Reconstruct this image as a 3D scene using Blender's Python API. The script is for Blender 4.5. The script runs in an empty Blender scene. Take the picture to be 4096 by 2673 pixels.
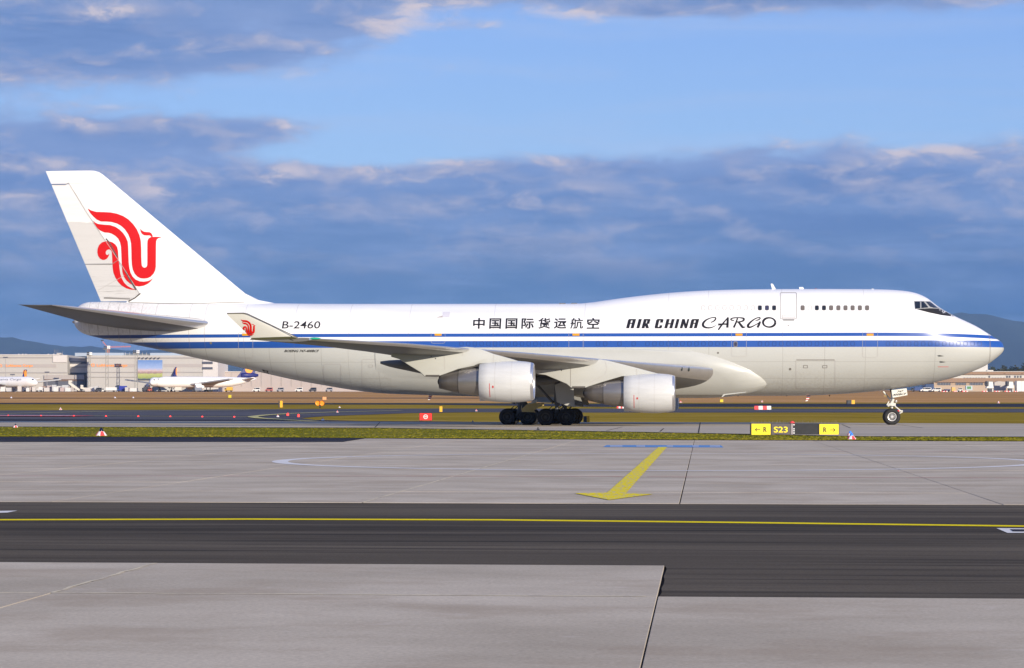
import bpy, bmesh, math, random
import numpy as np
from mathutils import Vector, Matrix
random.seed(7); RNG = np.random.default_rng(7)
R = math.radians
SC = bpy.context.scene
COL = SC.collection

# ------------------------------------------------------------------ camera
F, HZ, CX, H = 10000.0, 1615.0, 2048.0, 1.6      # measured: focal length, horizon row, centre column (photo pixels), eye height
cam_d = bpy.data.cameras.new('camera'); cam = bpy.data.objects.new('camera', cam_d); COL.objects.link(cam)
cam.location = (0, 0, H); cam.rotation_euler = (R(90), 0, 0)
cam_d.sensor_width = 36.0; cam_d.lens = 36.0 * F / 4096.0
cam_d.shift_y = (HZ - 2673 / 2) / 4096.0
cam_d.clip_start = 0.5; cam_d.clip_end = 60000
SC.camera = cam
SC.view_settings.view_transform = 'Standard'; SC.view_settings.look = 'None'
SC.view_settings.exposure = 0.5; SC.view_settings.gamma = 1
SC.view_settings.use_curve_mapping = False
SC.render.resolution_x = 1024; SC.render.resolution_y = 668
SC.cycles.use_denoising = True
SC.cycles.max_bounces = 4; SC.cycles.volume_bounces = 0
SC.cycles.caustics_reflective = False; SC.cycles.caustics_refractive = False

# ------------------------------------------------------------------ sun and sky
SUN_EL, SUN_AZ = R(15), R(31)                    # behind the camera, to the right
to_sun = Vector((math.sin(SUN_AZ) * math.cos(SUN_EL), -math.cos(SUN_AZ) * math.cos(SUN_EL), math.sin(SUN_EL)))
sd = bpy.data.lights.new('sun', 'SUN'); sd.energy = 4.2; sd.angle = R(0.55); sd.color = (1.0, 0.89, 0.73)
so = bpy.data.objects.new('sun', sd); COL.objects.link(so); so.location = (60, -60, 60)
so.rotation_euler = (-to_sun).to_track_quat('-Z', 'Y').to_euler()

SKY_ST = 0.14

class NT:
    """small helper for shader maths"""
    def __init__(s, nt): s.nt = nt
    def n(s, t, **k):
        nd = s.nt.nodes.new(t)
        for a, b in k.items(): setattr(nd, a, b)
        return nd
    def set(s, sock, v):
        if hasattr(v, 'links') or isinstance(v, bpy.types.NodeSocket): s.nt.links.new(v, sock)
        else: sock.default_value = v
    def m(s, op, a, b=0.0, c=0.0, clamp=False):
        nd = s.n('ShaderNodeMath', operation=op, use_clamp=clamp)
        s.set(nd.inputs[0], a); s.set(nd.inputs[1], b); s.set(nd.inputs[2], c)
        return nd.outputs[0]
    def sstep(s, x, lo, hi):
        nd = s.n('ShaderNodeMapRange', interpolation_type='SMOOTHSTEP')
        s.set(nd.inputs['Value'], x); s.set(nd.inputs['From Min'], lo); s.set(nd.inputs['From Max'], hi)
        return nd.outputs[0]
    def mix(s, f, a, b, blend='MIX'):
        nd = s.n('ShaderNodeMix', data_type='RGBA', blend_type=blend)
        s.set(nd.inputs[0], f)
        for i, v in ((6, a), (7, b)):
            if isinstance(v, tuple): v = (*v[:3], 1)
            s.set(nd.inputs[i], v)
        return nd.outputs[2]
    def noise(s, vec, scale, detail=4, rough=.5, dist=0.0):
        nd = s.n('ShaderNodeTexNoise'); s.set(nd.inputs['Vector'], vec)
        nd.inputs['Scale'].default_value = scale; nd.inputs['Detail'].default_value = detail
        nd.inputs['Roughness'].default_value = rough; nd.inputs['Distortion'].default_value = dist
        return nd.outputs['Fac']
    def xyz(s, vec):
        nd = s.n('ShaderNodeSeparateXYZ'); s.set(nd.inputs[0], vec); return nd.outputs
    def comb(s, x, y, z):
        nd = s.n('ShaderNodeCombineXYZ')
        for i, v in enumerate((x, y, z)): s.set(nd.inputs[i], v)
        return nd.outputs[0]
    def ramp(s, f, stops):
        nd = s.n('ShaderNodeValToRGB'); s.set(nd.inputs[0], f); el = nd.color_ramp.elements
        while len(el) < len(stops): el.new(.5)
        for e, (p, c) in zip(el, stops): e.position = p; e.color = (*c, 1)
        return nd.outputs[0]
    def coord(s, kind='Object'):
        return s.n('ShaderNodeTexCoord').outputs[kind]
    def scalev(s, v, sc):
        nd = s.n('ShaderNodeVectorMath', operation='MULTIPLY'); s.set(nd.inputs[0], v); nd.inputs[1].default_value = sc
        return nd.outputs[0]

def lin(r, g, b):
    return tuple((c / 255 / 12.92) if c / 255 <= .04045 else ((c / 255 + .055) / 1.055) ** 2.4 for c in (r, g, b))

def build_world():
    w = bpy.data.worlds.new('World'); SC.world = w; w.use_nodes = True
    nt = w.node_tree; nt.nodes.clear(); t = NT(nt)
    sky = t.n('ShaderNodeTexSky', sky_type='NISHITA', sun_disc=False)
    sky.sun_elevation = SUN_EL; sky.sun_rotation = math.pi - SUN_AZ
    sky.altitude = 100; sky.air_density = 1.0; sky.dust_density = 0.35; sky.ozone_density = 2.0
    d = t.coord('Generated'); x, y, z = t.xyz(d)
    az = t.m('ARCTAN2', x, y); el = z
    K = 1.0 / (SKY_ST * 2 ** SC.view_settings.exposure)
    k = lambda r, g, b: tuple(K * c for c in lin(r, g, b))
    # clear air: the physical sky, blended with the deeper blue that the photograph shows
    clear = t.mix(0.80, sky.outputs[0], t.ramp(t.m('MULTIPLY', el, 3.0, clamp=True),
                  [(0.0, k(146, 184, 234)), (.27, k(142, 181, 238)), (.48, k(122, 161, 236)), (1.0, k(80, 120, 206))]))
    ci = t.noise(t.scalev(d, (7, 7, 70)), 1.0, 5, .6, .4)        # thin high veil
    clear = t.mix(t.m('MULTIPLY', t.sstep(ci, .45, .75), .34), clear, k(186, 204, 238))
    # warped direction for billowed outlines
    pv = t.scalev(d, (15, 15, 40))
    wn = t.n('ShaderNodeTexNoise'); t.set(wn.inputs['Vector'], pv); wn.inputs['Scale'].default_value = 2.2; wn.inputs['Detail'].default_value = 2
    wv = t.n('ShaderNodeVectorMath', operation='MULTIPLY_ADD'); t.set(wv.inputs[0], wn.outputs['Color']); wv.inputs[1].default_value = (.42, .42, .42); t.set(wv.inputs[2], pv)
    P = wv.outputs[0]
    up = t.n('ShaderNodeVectorMath', operation='ADD'); t.set(up.inputs[0], P); up.inputs[1].default_value = (.08, 0, .20)
    n1 = t.noise(P, 1.5, 7, .58); n1u = t.noise(up.outputs[0], 1.5, 5, .58)
    nb = t.noise(pv, .45, 2, .5)
    st = t.noise(t.scalev(d, (12, 12, 105)), 1.0, 5, .6)       # long flat streaks
    def blob(px, py, rx, ry, tilt=0.0):
        a, e = (px - CX) / F, (HZ - py) / F
        da = t.m('SUBTRACT', az, a); de = t.m('SUBTRACT', t.m('SUBTRACT', el, e), t.m('MULTIPLY', da, tilt))
        q = t.m('ADD', t.m('POWER', t.m('ABSOLUTE', t.m('DIVIDE', da, rx / F)), 2), t.m('POWER', t.m('ABSOLUTE', t.m('DIVIDE', de, ry / F)), 2))
        return t.m('EXPONENT', t.m('MULTIPLY', q, -1.0))
    # the bank of cloud along the horizon
    top = t.m('ADD', t.m('MULTIPLY', az, 0.022), 0.0965)
    bank = t.sstep(t.m('SUBTRACT', top, el), -0.012, 0.014)
    cov = t.m('MULTIPLY', bank, 1.0)
    for px, py, rx, ry, a, tl in [(100, 600, 900, 120, .90, 0), (850, 540, 480, 60, .62, .06), (0, 180, 1050, 195, 1.15, 0), (800, 235, 560, 75, .80, 0), (480, 90, 340, 110, .45, 0),
                              (1330, 110, 300, 65, .74, 0), (1500, -10, 800, 80, 1.0, 0), (2900, 5, 750, 85, 1.0, .0), (3800, 0, 500, 85, .8, 0), (1900, 120, 200, 30, .45, 0), (2600, 62, 260, 25, .4, 0), (-900, 300, 700, 300, .6, 0), (1330, 640, 420, 45, -.40, .0), (2000, 690, 1400, 60, .16, 0)]:
        cov = t.m('ADD', cov, t.m('MULTIPLY', blob(px, py, rx, ry, tl), a))
    # beyond the frame broken cloud goes on unseen
    cov = t.m('ADD', cov, t.m('MULTIPLY', t.sstep(el, .165, .30), t.m('SUBTRACT', nb, .18)))
    dens = t.m('ADD', cov, t.m('MULTIPLY', t.m('SUBTRACT', n1, .5), 1.35))
    D = t.sstep(dens, .20, .70)
    grad = t.m('SUBTRACT', n1, n1u)
    edge = t.sstep(dens, 1.5, .55)                              # thin rims catch the sun, thick cloud stays blue
    lit = t.m('MULTIPLY', t.sstep(t.m('ADD', t.m('MULTIPLY', grad, 1.9), t.m('MULTIPLY', t.m('SUBTRACT', nb, .5), .9)), -.14, .50), t.sstep(el, .034, .085))
    puff = None
    for px, py, rx, ry in ((1120, 700, 170, 70), (2120, 795, 420, 75), (460, 85, 190, 70), (1700, 720, 500, 70), (700, 770, 260, 60), (250, 500, 420, 60), (3500, 700, 700, 60), (620, 215, 420, 45), (150, 150, 260, 50)):
        q = blob(px, py, rx, ry); puff = q if puff is None else t.m('MAXIMUM', puff, q)
    lit = t.m('MULTIPLY', lit, t.m('MULTIPLY_ADD', edge, .75, .35))
    lit = t.m('MAXIMUM', lit, t.m('MULTIPLY', puff, t.sstep(t.m('ADD', n1, t.m('MULTIPLY', grad, .8)), .38, .78)))
    thick = t.sstep(dens, .35, 1.15)
    body = t.mix(t.sstep(el, .018, .10), t.mix(t.sstep(az, -.05, .22), k(70, 108, 148), k(52, 90, 132)), k(120, 149, 202))
    body = t.mix(t.sstep(el, .17, .40), body, k(178, 180, 188))  # cloud overhead, out of view, greyed to make the fill light less blue
    body = t.mix(thick, t.mix(.6, body, k(158, 178, 222)), body)
    body = t.mix(t.m('MULTIPLY', t.sstep(st, .46, .70), .42), body, k(140, 163, 210))
    body = t.mix(t.m('MULTIPLY', t.sstep(st, .52, .30), .34), body, k(80, 114, 174))
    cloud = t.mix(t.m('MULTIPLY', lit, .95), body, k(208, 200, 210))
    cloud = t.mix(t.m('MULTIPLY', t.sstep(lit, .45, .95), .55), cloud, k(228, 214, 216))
    # pale dust low on the horizon to the left
    low = t.m('MULTIPLY', t.sstep(el, .040, .012), t.sstep(az, .02, -.24))
    cloud = t.mix(t.m('MULTIPLY', low, .6), cloud, k(140, 146, 178))
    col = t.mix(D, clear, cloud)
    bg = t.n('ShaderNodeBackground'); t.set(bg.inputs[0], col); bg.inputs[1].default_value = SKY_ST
    out = t.n('ShaderNodeOutputWorld'); nt.links.new(bg.outputs[0], out.inputs[0])
    w.cycles.sampling_method = 'MANUAL'; w.cycles.sample_map_resolution = 512
build_world()

# ------------------------------------------------------------------ helpers
SLOPE_Y, SLOPE = 222.0, 0.00706
def gz(Y): return 0.0 if Y < SLOPE_Y else min(Y, 1900.0) * SLOPE - SLOPE_Y * SLOPE
def G(px, py):                                  # a photo pixel on the ground -> world point
    Y = F * H / (py - HZ) if py > HZ + F * H / SLOPE_Y else (F * H + F * SLOPE * SLOPE_Y) / (py - (HZ - F * SLOPE))
    return Vector(((px - CX) * Y / F, Y, gz(Y)))
def at(px, py, Y): return Vector(((px - CX) * Y / F, Y, H + (HZ - py) * Y / F))
def tag(o, label=None, cat=None, group=None, kind=None):
    for k, v in (('label', label), ('category', cat), ('group', group), ('kind', kind)):
        if v: o[k] = v
    return o
def mk(name, v, f, m, parent=None, smooth=False, loc=None):
    me = bpy.data.meshes.new(name); me.from_pydata([tuple(p) for p in v], [], [tuple(q) for q in f]); me.update()
    ms = m if isinstance(m, (list, tuple)) else [m]
    for q in ms: me.materials.append(q)
    if smooth: me.polygons.foreach_set('use_smooth', [True] * len(me.polygons))
    o = bpy.data.objects.new(name, me); COL.objects.link(o)
    if parent: o.parent = parent
    if loc: o.location = loc
    return o
def empty(name, loc, rz=0.0):
    o = bpy.data.objects.new(name, None); COL.objects.link(o); o.location = loc; o.rotation_euler = (0, 0, rz)
    o.empty_display_size = .2
    return o
def copy_tree(o, parent=None):
    c = o.copy(); COL.objects.link(c); c.parent = parent
    for ch in list(o.children): copy_tree(ch, c)
    return c
class MB:
    """collects boxes, bars, lathes and lofts into one mesh"""
    def __init__(s): s.v = []; s.f = []; s.mi = []
    def add(s, v, f, mi=0):
        b = len(s.v); s.v += [tuple(p) for p in v]; s.f += [tuple(i + b for i in q) for q in f]; s.mi += [mi] * len(f); return s
    def box(s, x0, x1, y0, y1, z0, z1, mi=0):
        return s.add([(x0, y0, z0), (x1, y0, z0), (x1, y1, z0), (x0, y1, z0), (x0, y0, z1), (x1, y0, z1), (x1, y1, z1), (x0, y1, z1)],
                     [(0, 3, 2, 1), (4, 5, 6, 7), (0, 1, 5, 4), (1, 2, 6, 5), (2, 3, 7, 6), (3, 0, 4, 7)], mi)
    def bar(s, a, b, w, w2=None, mi=0, n=8):
        a, b = Vector(a), Vector(b); d = (b - a).normalized(); u = d.orthogonal().normalized(); q = d.cross(u); w2 = w if w2 is None else w2
        v = []
        for p, r in ((a, w), (b, w2)):
            for i in range(n):
                g = 2 * math.pi * i / n; v.append(p + (u * math.cos(g) + q * math.sin(g)) * r)
        f = [(i, (i + 1) % n, n + (i + 1) % n, n + i) for i in range(n)] + [tuple(range(n))[::-1], tuple(range(n, 2 * n))]
        return s.add(v, f, mi)
    def plate(s, pts, y0, y1, mi=0):            # side-view polygon (x,z) with thickness in y
        n = len(pts); v = [(p[0], y0, p[1]) for p in pts] + [(p[0], y1, p[1]) for p in pts]
        return s.add(v, [tuple(range(n)), tuple(range(2 * n - 1, n - 1, -1))] + [(i, i + n, (i + 1) % n + n, (i + 1) % n) for i in range(n)], mi)
    def lathe(s, prof, org, axis='x', n=32, mi=0, closed=False, shear=0.0):
        v = []; m = len(prof)
        for (a, r) in prof:
            for i in range(n):
                g = 2 * math.pi * i / n; c, q = r * math.cos(g), r * math.sin(g)
                if axis == 'x': v.append((org[0] + a + shear * q, org[1] + c, org[2] + q))
                elif axis == 'y': v.append((org[0] + c, org[1] + a, org[2] + q))
                else: v.append((org[0] + c, org[1] + q, org[2] + a))
        f = [(j * n + i, j * n + (i + 1) % n, (j + 1) % m * n + (i + 1) % n, (j + 1) % m * n + i) for j in range(m if closed else m - 1) for i in range(n)]
        return s.add(v, f, mi)
    def loft(s, secs, mi=0, cap=True):
        n = len(secs[0]); v = [p for q in secs for p in q]
        f = [(j * n + i, j * n + (i + 1) % n, (j + 1) * n + (i + 1) % n, (j + 1) * n + i) for j in range(len(secs) - 1) for i in range(n)]
        if cap: f += [tuple(range(n))[::-1], tuple(range((len(secs) - 1) * n, len(secs) * n))]
        return s.add(v, f, mi)
    def build(s, name, m, parent=None, smooth=False, loc=None, auto=False, bevel=0):
        o = mk(name, s.v, s.f, m, parent, smooth, loc)
        if len(o.data.materials) > 1: o.data.polygons.foreach_set('material_index', s.mi)
        bm = bmesh.new(); bm.from_mesh(o.data)
        if bevel: bmesh.ops.bevel(bm, geom=bm.edges[:], offset=bevel, segments=2, affect='EDGES', profile=.6)
        bmesh.ops.recalc_face_normals(bm, faces=bm.faces[:]); bm.to_mesh(o.data); bm.free()
        if auto: o.data.set_sharp_from_angle(angle=R(38)); o.data.polygons.foreach_set('use_smooth', [True] * len(o.data.polygons))
        return o

def M(name, col, rough=.55, metal=0.0, var=0.0, scale=1.0, stretch=(1, 1, 1), bump=0.0, spec=.5, emit=None, rnd=0.0, detail=5):
    m = bpy.data.materials.new(name); m.use_nodes = True; nt = m.node_tree; t = NT(nt); b = nt.nodes['Principled BSDF']
    b.inputs['Roughness'].default_value = rough; b.inputs['Metallic'].default_value = metal; b.inputs['Specular IOR Level'].default_value = spec
    c = (*col, 1)
    if var or bump or rnd:
        v = t.scalev(t.coord(), stretch); n = t.noise(v, scale, detail, .6)
        fac = t.m('MULTIPLY_ADD', t.m('SUBTRACT', n, .5), 2 * var * 1.6, 1.0)
        if rnd:
            oi = t.n('ShaderNodeObjectInfo').outputs['Random']; fac = t.m('MULTIPLY', fac, t.m('MULTIPLY_ADD', t.m('SUBTRACT', oi, .5), 2 * rnd, 1.0))
        c = t.mix(1.0, tuple(col), t.comb(fac, fac, fac), 'MULTIPLY')
        if bump:
            bp = t.n('ShaderNodeBump'); bp.inputs['Strength'].default_value = bump; bp.inputs['Distance'].default_value = .02
            t.set(bp.inputs['Height'], n); nt.links.new(bp.outputs[0], b.inputs['Normal'])
    t.set(b.inputs['Base Color'], c)
    if emit: b.inputs['Emission Color'].default_value = (*emit[0], 1); b.inputs['Emission Strength'].default_value = emit[1]
    return m
MAT = {}
def mat(key, *a, **k):
    if key not in MAT: MAT[key] = M(key, *a, **k)
    return MAT[key]
def paint(key, r, g, b, rough=.45, **k): return mat(key, lin(r, g, b), rough, **k)

def gpoly(name, pix, m, dz=0.0, kind='structure', parent=None, world=False):
    pts = [Vector((p[0], p[1], gz(p[1]))) if world else G(*p) for p in pix]
    o = mk(name, [(p.x, p.y, p.z + dz) for p in pts], [tuple(range(len(pts)))], m, parent)
    bm = bmesh.new(); bm.from_mesh(o.data); bmesh.ops.triangulate(bm, faces=bm.faces[:])
    for f in bm.faces:
        if f.normal.z < 0: f.normal_flip()
    bm.to_mesh(o.data); bm.free()
    if kind and not parent: o['kind'] = kind
    return o
def gstrip(name, pts, w, m, dz, parent=None, world=False):
    """painted line of width w metres along ground points"""
    P = [Vector((p[0], p[1], gz(p[1]))) if world else G(*p) for p in pts]; L = []; Rr = []
    for i, p in enumerate(P):
        a = P[max(i - 1, 0)]; b = P[min(i + 1, len(P) - 1)]; d = (b - a); d.z = 0; d.normalize(); n = Vector((-d.y, d.x, 0)) * w / 2
        L.append(p + n); Rr.append(p - n)
    v = [(q.x, q.y, gz(q.y) + dz) for q in L + Rr]; n = len(P)
    o = mk(name, v, [(n + i, n + i + 1, i + 1, i) for i in range(n - 1)], m, parent)
    if not parent: o['kind'] = 'structure'
    return o
def spline(pts, k=8, closed=False):
    P = [np.array(p, float) for p in pts]; n = len(P); out = []
    for i in range(n if closed else n - 1):
        p0, p1, p2, p3 = (P[(i - 1) % n], P[i], P[(i + 1) % n], P[(i + 2) % n]) if closed else (P[max(i - 1, 0)], P[i], P[i + 1], P[min(i + 2, n - 1)])
        for j in range(k):
            s = j / k
            out.append(.5 * ((2 * p1) + (-p0 + p2) * s + (2 * p0 - 5 * p1 + 4 * p2 - p3) * s * s + (-p0 + 3 * p1 - 3 * p2 + p3) * s ** 3))
    if not closed: out.append(P[-1])
    return out

# ------------------------------------------------------------------ ground materials
TH = R(4.37); C, S = math.cos(TH), math.sin(TH)          # the taxiway runs 4.37 degrees off square to the view
def UV(u, v): return (u * C + v * S, -u * S + v * C)      # apron grid -> world
def uv(x, y): return (x * C - y * S, x * S + y * C)

def ground_mat(name, cols, scale, stretch, rough=.9, fine=0.0, fscale=30, tint=0.0, bump=.15, spec=.25, extra=None):
    """cols: list of (position, linear colour) across a noise; fine: pixel-scale mottling"""
    m = bpy.data.materials.new(name); m.use_nodes = True; nt = m.node_tree; t = NT(nt); b = nt.nodes['Principled BSDF']
    b.inputs['Roughness'].default_value = 1.0; b.inputs['Specular IOR Level'].default_value = spec * .2
    g = t.n('ShaderNodeNewGeometry').outputs['Position']
    mp = t.n('ShaderNodeMapping'); mp.inputs['Rotation'].default_value = (0, 0, TH); t.set(mp.inputs['Vector'], g)
    pos = mp.outputs[0]
    n = t.noise(t.scalev(pos, stretch), scale, 6, .62, .3)
    c = t.ramp(n, cols)
    f = t.noise(pos, fscale, 4, .7)
    fac = t.m('MULTIPLY_ADD', t.m('SUBTRACT', f, .5), 2 * fine, 1.0)
    if tint:
        oi = t.n('ShaderNodeObjectInfo').outputs['Random']; fac = t.m('MULTIPLY', fac, t.m('MULTIPLY_ADD', t.m('SUBTRACT', oi, .5), 2 * tint, 1.0))
    c = t.mix(1.0, c, t.comb(fac, fac, fac), 'MULTIPLY')
    if extra: c = extra(t, pos, c)
    t.set(b.inputs['Base Color'], c)
    if bump:
        bp = t.n('ShaderNodeBump'); bp.inputs['Strength'].default_value = bump; bp.inputs['Distance'].default_value = .02
        t.set(bp.inputs['Height'], t.m('ADD', f, n)); nt.links.new(bp.outputs[0], b.inputs['Normal'])
    return m
def scuffs(t, pos, c):
    """pale scuffs and brown stains dragged along the wheel direction"""
    a = t.noise(t.scalev(pos, (1.1, 1.6, 1)), 1.0, 8, .75, .6)
    c = t.mix(t.m('MULTIPLY', t.sstep(a, .58, .72), .38), c, (.70, .62, .52))
    q = t.noise(t.scalev(pos, (.45, .6, 1)), .8, 6, .7)
    c = t.mix(t.m('MULTIPLY', t.sstep(q, .46, .66), .45), c, (.36, .275, .19))
    s = t.noise(pos, 2.6, 6, .75)
    return t.mix(t.m('MULTIPLY', t.sstep(s, .70, .78), .35), c, lin(92, 84, 80))
def tar(t, pos, c):
    a = t.noise(t.scalev(pos, (.10, 2.6, 1)), 1.0, 6, .65, .25)
    c = t.mix(t.m('MULTIPLY', t.sstep(a, .50, .68), .62), c, lin(34, 32, 32))
    v = t.xyz(pos)[1]; e = t.m('EXPONENT', t.m('MULTIPLY', t.m('POWER', t.m('ABSOLUTE', t.m('DIVIDE', t.m('SUBTRACT', v, 32.5), 2.6)), 2), -1))
    r = t.noise(t.scalev(pos, (.06, 1.4, 1)), 1.0, 4, .6)
    c = t.mix(t.m('MULTIPLY', t.m('MULTIPLY', e, t.sstep(r, .30, .60)), .55), c, lin(26, 25, 27))    # tyre rubber laid down along the centre line
    s = t.noise(pos, 9, 5, .8)
    return t.mix(t.m('MULTIPLY', t.sstep(s, .60, .72), .25), c, lin(120, 116, 112))
CONC = ground_mat('concrete', [(.25, (.41, .345, .255)), (.5, (.525, .447, .335)), (.75, (.64, .55, .42))], .30, (.8, 1.1, 1), .8, .38, 26, .035, .12, .3, scuffs)
CONC2 = ground_mat('taxiway_concrete', [(.3, (.39, .33, .255)), (.7, (.52, .45, .345))], .08, (.3, 1.6, 1), .8, .06, 6, 0, .05, .3)
JOINT = ground_mat('joint_sealant', [(.3, (.030, .027, .025)), (.7, (.06, .052, .046))], 2.0, (1, 1, 1), .9, .2)
ASPH = ground_mat('asphalt', [(.3, (.076, .062, .045)), (.7, (.146, .119, .085))], .35, (.25, 1.6, 1), .85, .55, 38, 0, .3, .3, tar)
ASPH_FAR = ground_mat('far_asphalt', [(.3, (.070, .068, .080)), (.7, (.12, .115, .125))], .05, (.2, 1.5, 1), .85, .1, 3, 0, .0, .25)
ASPH_DARK = ground_mat('dark_asphalt', [(.3, (.028, .028, .040)), (.7, (.05, .05, .06))], .05, (.2, 1.5, 1), .85, .1, 3, 0, .0, .25)
def gm(name, a, b, c, sc=.12, st=(.5, 1.4, 1)): return ground_mat(name, [(.3, a), (.5, b), (.7, c)], sc, st, .95, .35, 2.2, 0, .0, .05)
GRASS_NEAR = gm('green_grass', (.115, .122, .008), (.175, .162, .015), (.28, .22, .042), .30)
GRASS_MID = gm('autumn_grass', (.20, .145, .012), (.30, .205, .022), (.41, .275, .048), .10)
GRASS_FAR = gm('dry_grass', (.38, .195, .066), (.52, .275, .095), (.66, .37, .145), .03)

# ------------------------------------------------------------------ ground sheet, flat to the taxiway and then rising gently to the far apron
def make_ground():
    ys = [-60, 0, 60, 113, 150, 222, 300, 450, 700, 1000, 1300, 1900, 5000, 16500]
    xs = [-9000, -2500, -800, -300, -100, 0, 100, 300, 800, 2500, 9000]
    v = [(x, y, gz(y) - .09) for y in ys for x in xs]; n = len(xs)
    f = [(j * n + i, j * n + i + 1, (j + 1) * n + i + 1, (j + 1) * n + i) for j in range(len(ys) - 1) for i in range(n - 1)]
    tag(mk('ground', v, f, GRASS_FAR), kind='structure')
make_ground()
gpoly('infield_grass', [(-900, 1640.0), (-900, 1612), (5000, 1609), (5000, 1660), (5000, 1686.9), (-900, 1686.9)], GRASS_MID, -.05)
gpoly('grass_verge', [(-260, 222), (-260, 186), (260, 150), (260, 222)], GRASS_MID, -.04, world=True)

# taxiway under the aircraft
TZ = 0.06
gpoly('taxiway', [(-400, 1687.5), (1000, 1688.5), (1800, 1690.5), (3000, 1693), (4096, 1698), (5200, 1703), (7500, 1714), (7500, 1782), (5200, 1762), (4096, 1752), (3450, 1750), (3000, 1741), (2600, 1733), (2200, 1726), (1500, 1715), (0, 1710), (-400, 1709)], CONC2, TZ)
# dark road and taxilanes further out
gpoly('far_taxiway', [(-700, 1635), (0, 1641.5), (500, 1640), (1000, 1637), (1700, 1634), (2400, 1634.5), (5000, 1635.5), (5000, 1648.5), (2400, 1649.5), (1900, 1648), (1640, 1652), (1300, 1664), (1200, 1672), (1260, 1679), (1500, 1684.5), (1900, 1686.5), (-700, 1686.5)], ASPH_FAR, -.02)
gpoly('taxiway_shoulder', [(-700, 1676), (900, 1679), (1200, 1681), (1500, 1684.5), (1900, 1686.6), (-700, 1686.8)], ASPH_DARK, -.005)
gpoly('runway', [(-1200, 1611), (1700, 1612.5), (2300, 1614.5), (5600, 1615), (5600, 1628), (2400, 1627), (1700, 1618), (-1200, 1615)], ASPH_DARK, -.02)
gpoly('service_track', [(-1200, 1591.3), (2000, 1591.6), (2000, 1593), (-1200, 1592.6)], ASPH_FAR, -.01)
gpoly('far_apron', [(-2600, 1566.8), (6800, 1566.8), (6500, 1556.5), (-2400, 1556.5)], ASPH_FAR, -.01)

# grass strip between taxiway and apron, and the dark asphalt edge beside it
gpoly('grass_strip', [(-400, 1709), (0, 1710), (1500, 1715), (2200, 1726), (2600, 1733), (3000, 1741), (3450, 1750), (4096, 1752), (5200, 1762), (7500, 1782), (7500, 1790), (5200, 1772), (4096, 1766), (3000, 1762), (2400, 1759), (1480, 1754), (600, 1749), (-400, 1748)], GRASS_NEAR, .03)
gpoly('asphalt_edge', [(-400, 1747.5), (600, 1748.8), (1462, 1754), (1372, 1768.5), (-400, 1768.5)], ASPH_DARK, .012)

# apron: a bed with square slabs laid on it
U0, PU = uv(1.223, 20.94)[0], 5.12
VA, VB, VX = 40.15, 24.80, 20.80                            # far and near edge of the asphalt taxilane, near edge of its wider part
def bed():
    pts = [UV(-70, -6), UV(70, -6), UV(70, 116), UV(-70, 116)]
    o = mk('apron', [(x, y, -.034) for x, y in pts], [(0, 1, 2, 3)], JOINT); tag(o, kind='structure')
    return o
APRON = bed()
def slab_mesh(w, d, g=.010):
    h = .032; b = .004
    v = [(g, g, 0), (w - g, g, 0), (w - g, d - g, 0), (g, d - g, 0), (g, g, h - b), (w - g, g, h - b), (w - g, d - g, h - b), (g, d - g, h - b),
         (g + b, g + b, h), (w - g - b, g + b, h), (w - g - b, d - g - b, h), (g + b, d - g - b, h)]
    f = [(0, 1, 5, 4), (1, 2, 6, 5), (2, 3, 7, 6), (3, 0, 4, 7), (4, 5, 9, 8), (5, 6, 10, 9), (6, 7, 11, 10), (7, 4, 8, 11), (8, 9, 10, 11)]
    me = bpy.data.meshes.new('slab'); me.from_pydata(v, [], f); me.materials.append(CONC); return me
def slabs():
    std = slab_mesh(PU, PU)
    def put(me, u, v):
        o = bpy.data.objects.new('slab', me); COL.objects.link(o); o.parent = APRON
        x, y = UV(u, v); o.location = (x, y, -.034 + random.uniform(-.0015, .0015)); o.rotation_euler = (0, 0, -TH)
    for r in range(14):
        w = 4 + int(r * .35)
        for c in range(-w - 2, w + 2): put(std, U0 + c * PU, VA + r * PU)
    near = slab_mesh(PU, VB - VX, .006); big = slab_mesh(PU, 7.4, .0055)
    for c in range(-5, 0): put(near, U0 + c * PU, VX)
    for c in range(-5, 4): put(big, U0 + c * PU, VX - 7.4)
    for c in range(-5, 4): put(big, U0 + c * PU, VX - 14.8)
    # one plain sheet of the same concrete further to the sides, where no joint can be made out
    for (a, b) in ((-70, U0 - 11 * PU), (U0 + 10 * PU, 70)):
        pts = [UV(a, VA), UV(b, VA), UV(b, 116), UV(a, 116)]
        mk('slab_field', [(x, y, -.004) for x, y in pts], [(0, 1, 2, 3)], CONC, APRON)
    pts = [UV(-70, VA + 14 * PU), UV(70, VA + 14 * PU), UV(70, 116.5), UV(-70, 116.5)]
    mk('slab_field', [(x, y, -.006) for x, y in pts], [(0, 1, 2, 3)], CONC, APRON)
    for r in range(14):
        w = 4 + int(r * .35)
        for (a, b) in ((U0 - 11 * PU, U0 - (w + 2) * PU), (U0 + (w + 2) * PU, U0 + 10 * PU)):
            if b > a: mk('slab_field', [(x, y, -.006) for x, y in (UV(a, VA + r * PU), UV(b, VA + r * PU), UV(b, VA + (r + 1) * PU), UV(a, VA + (r + 1) * PU))], [(0, 1, 2, 3)], CONC, APRON)
slabs()
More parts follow.
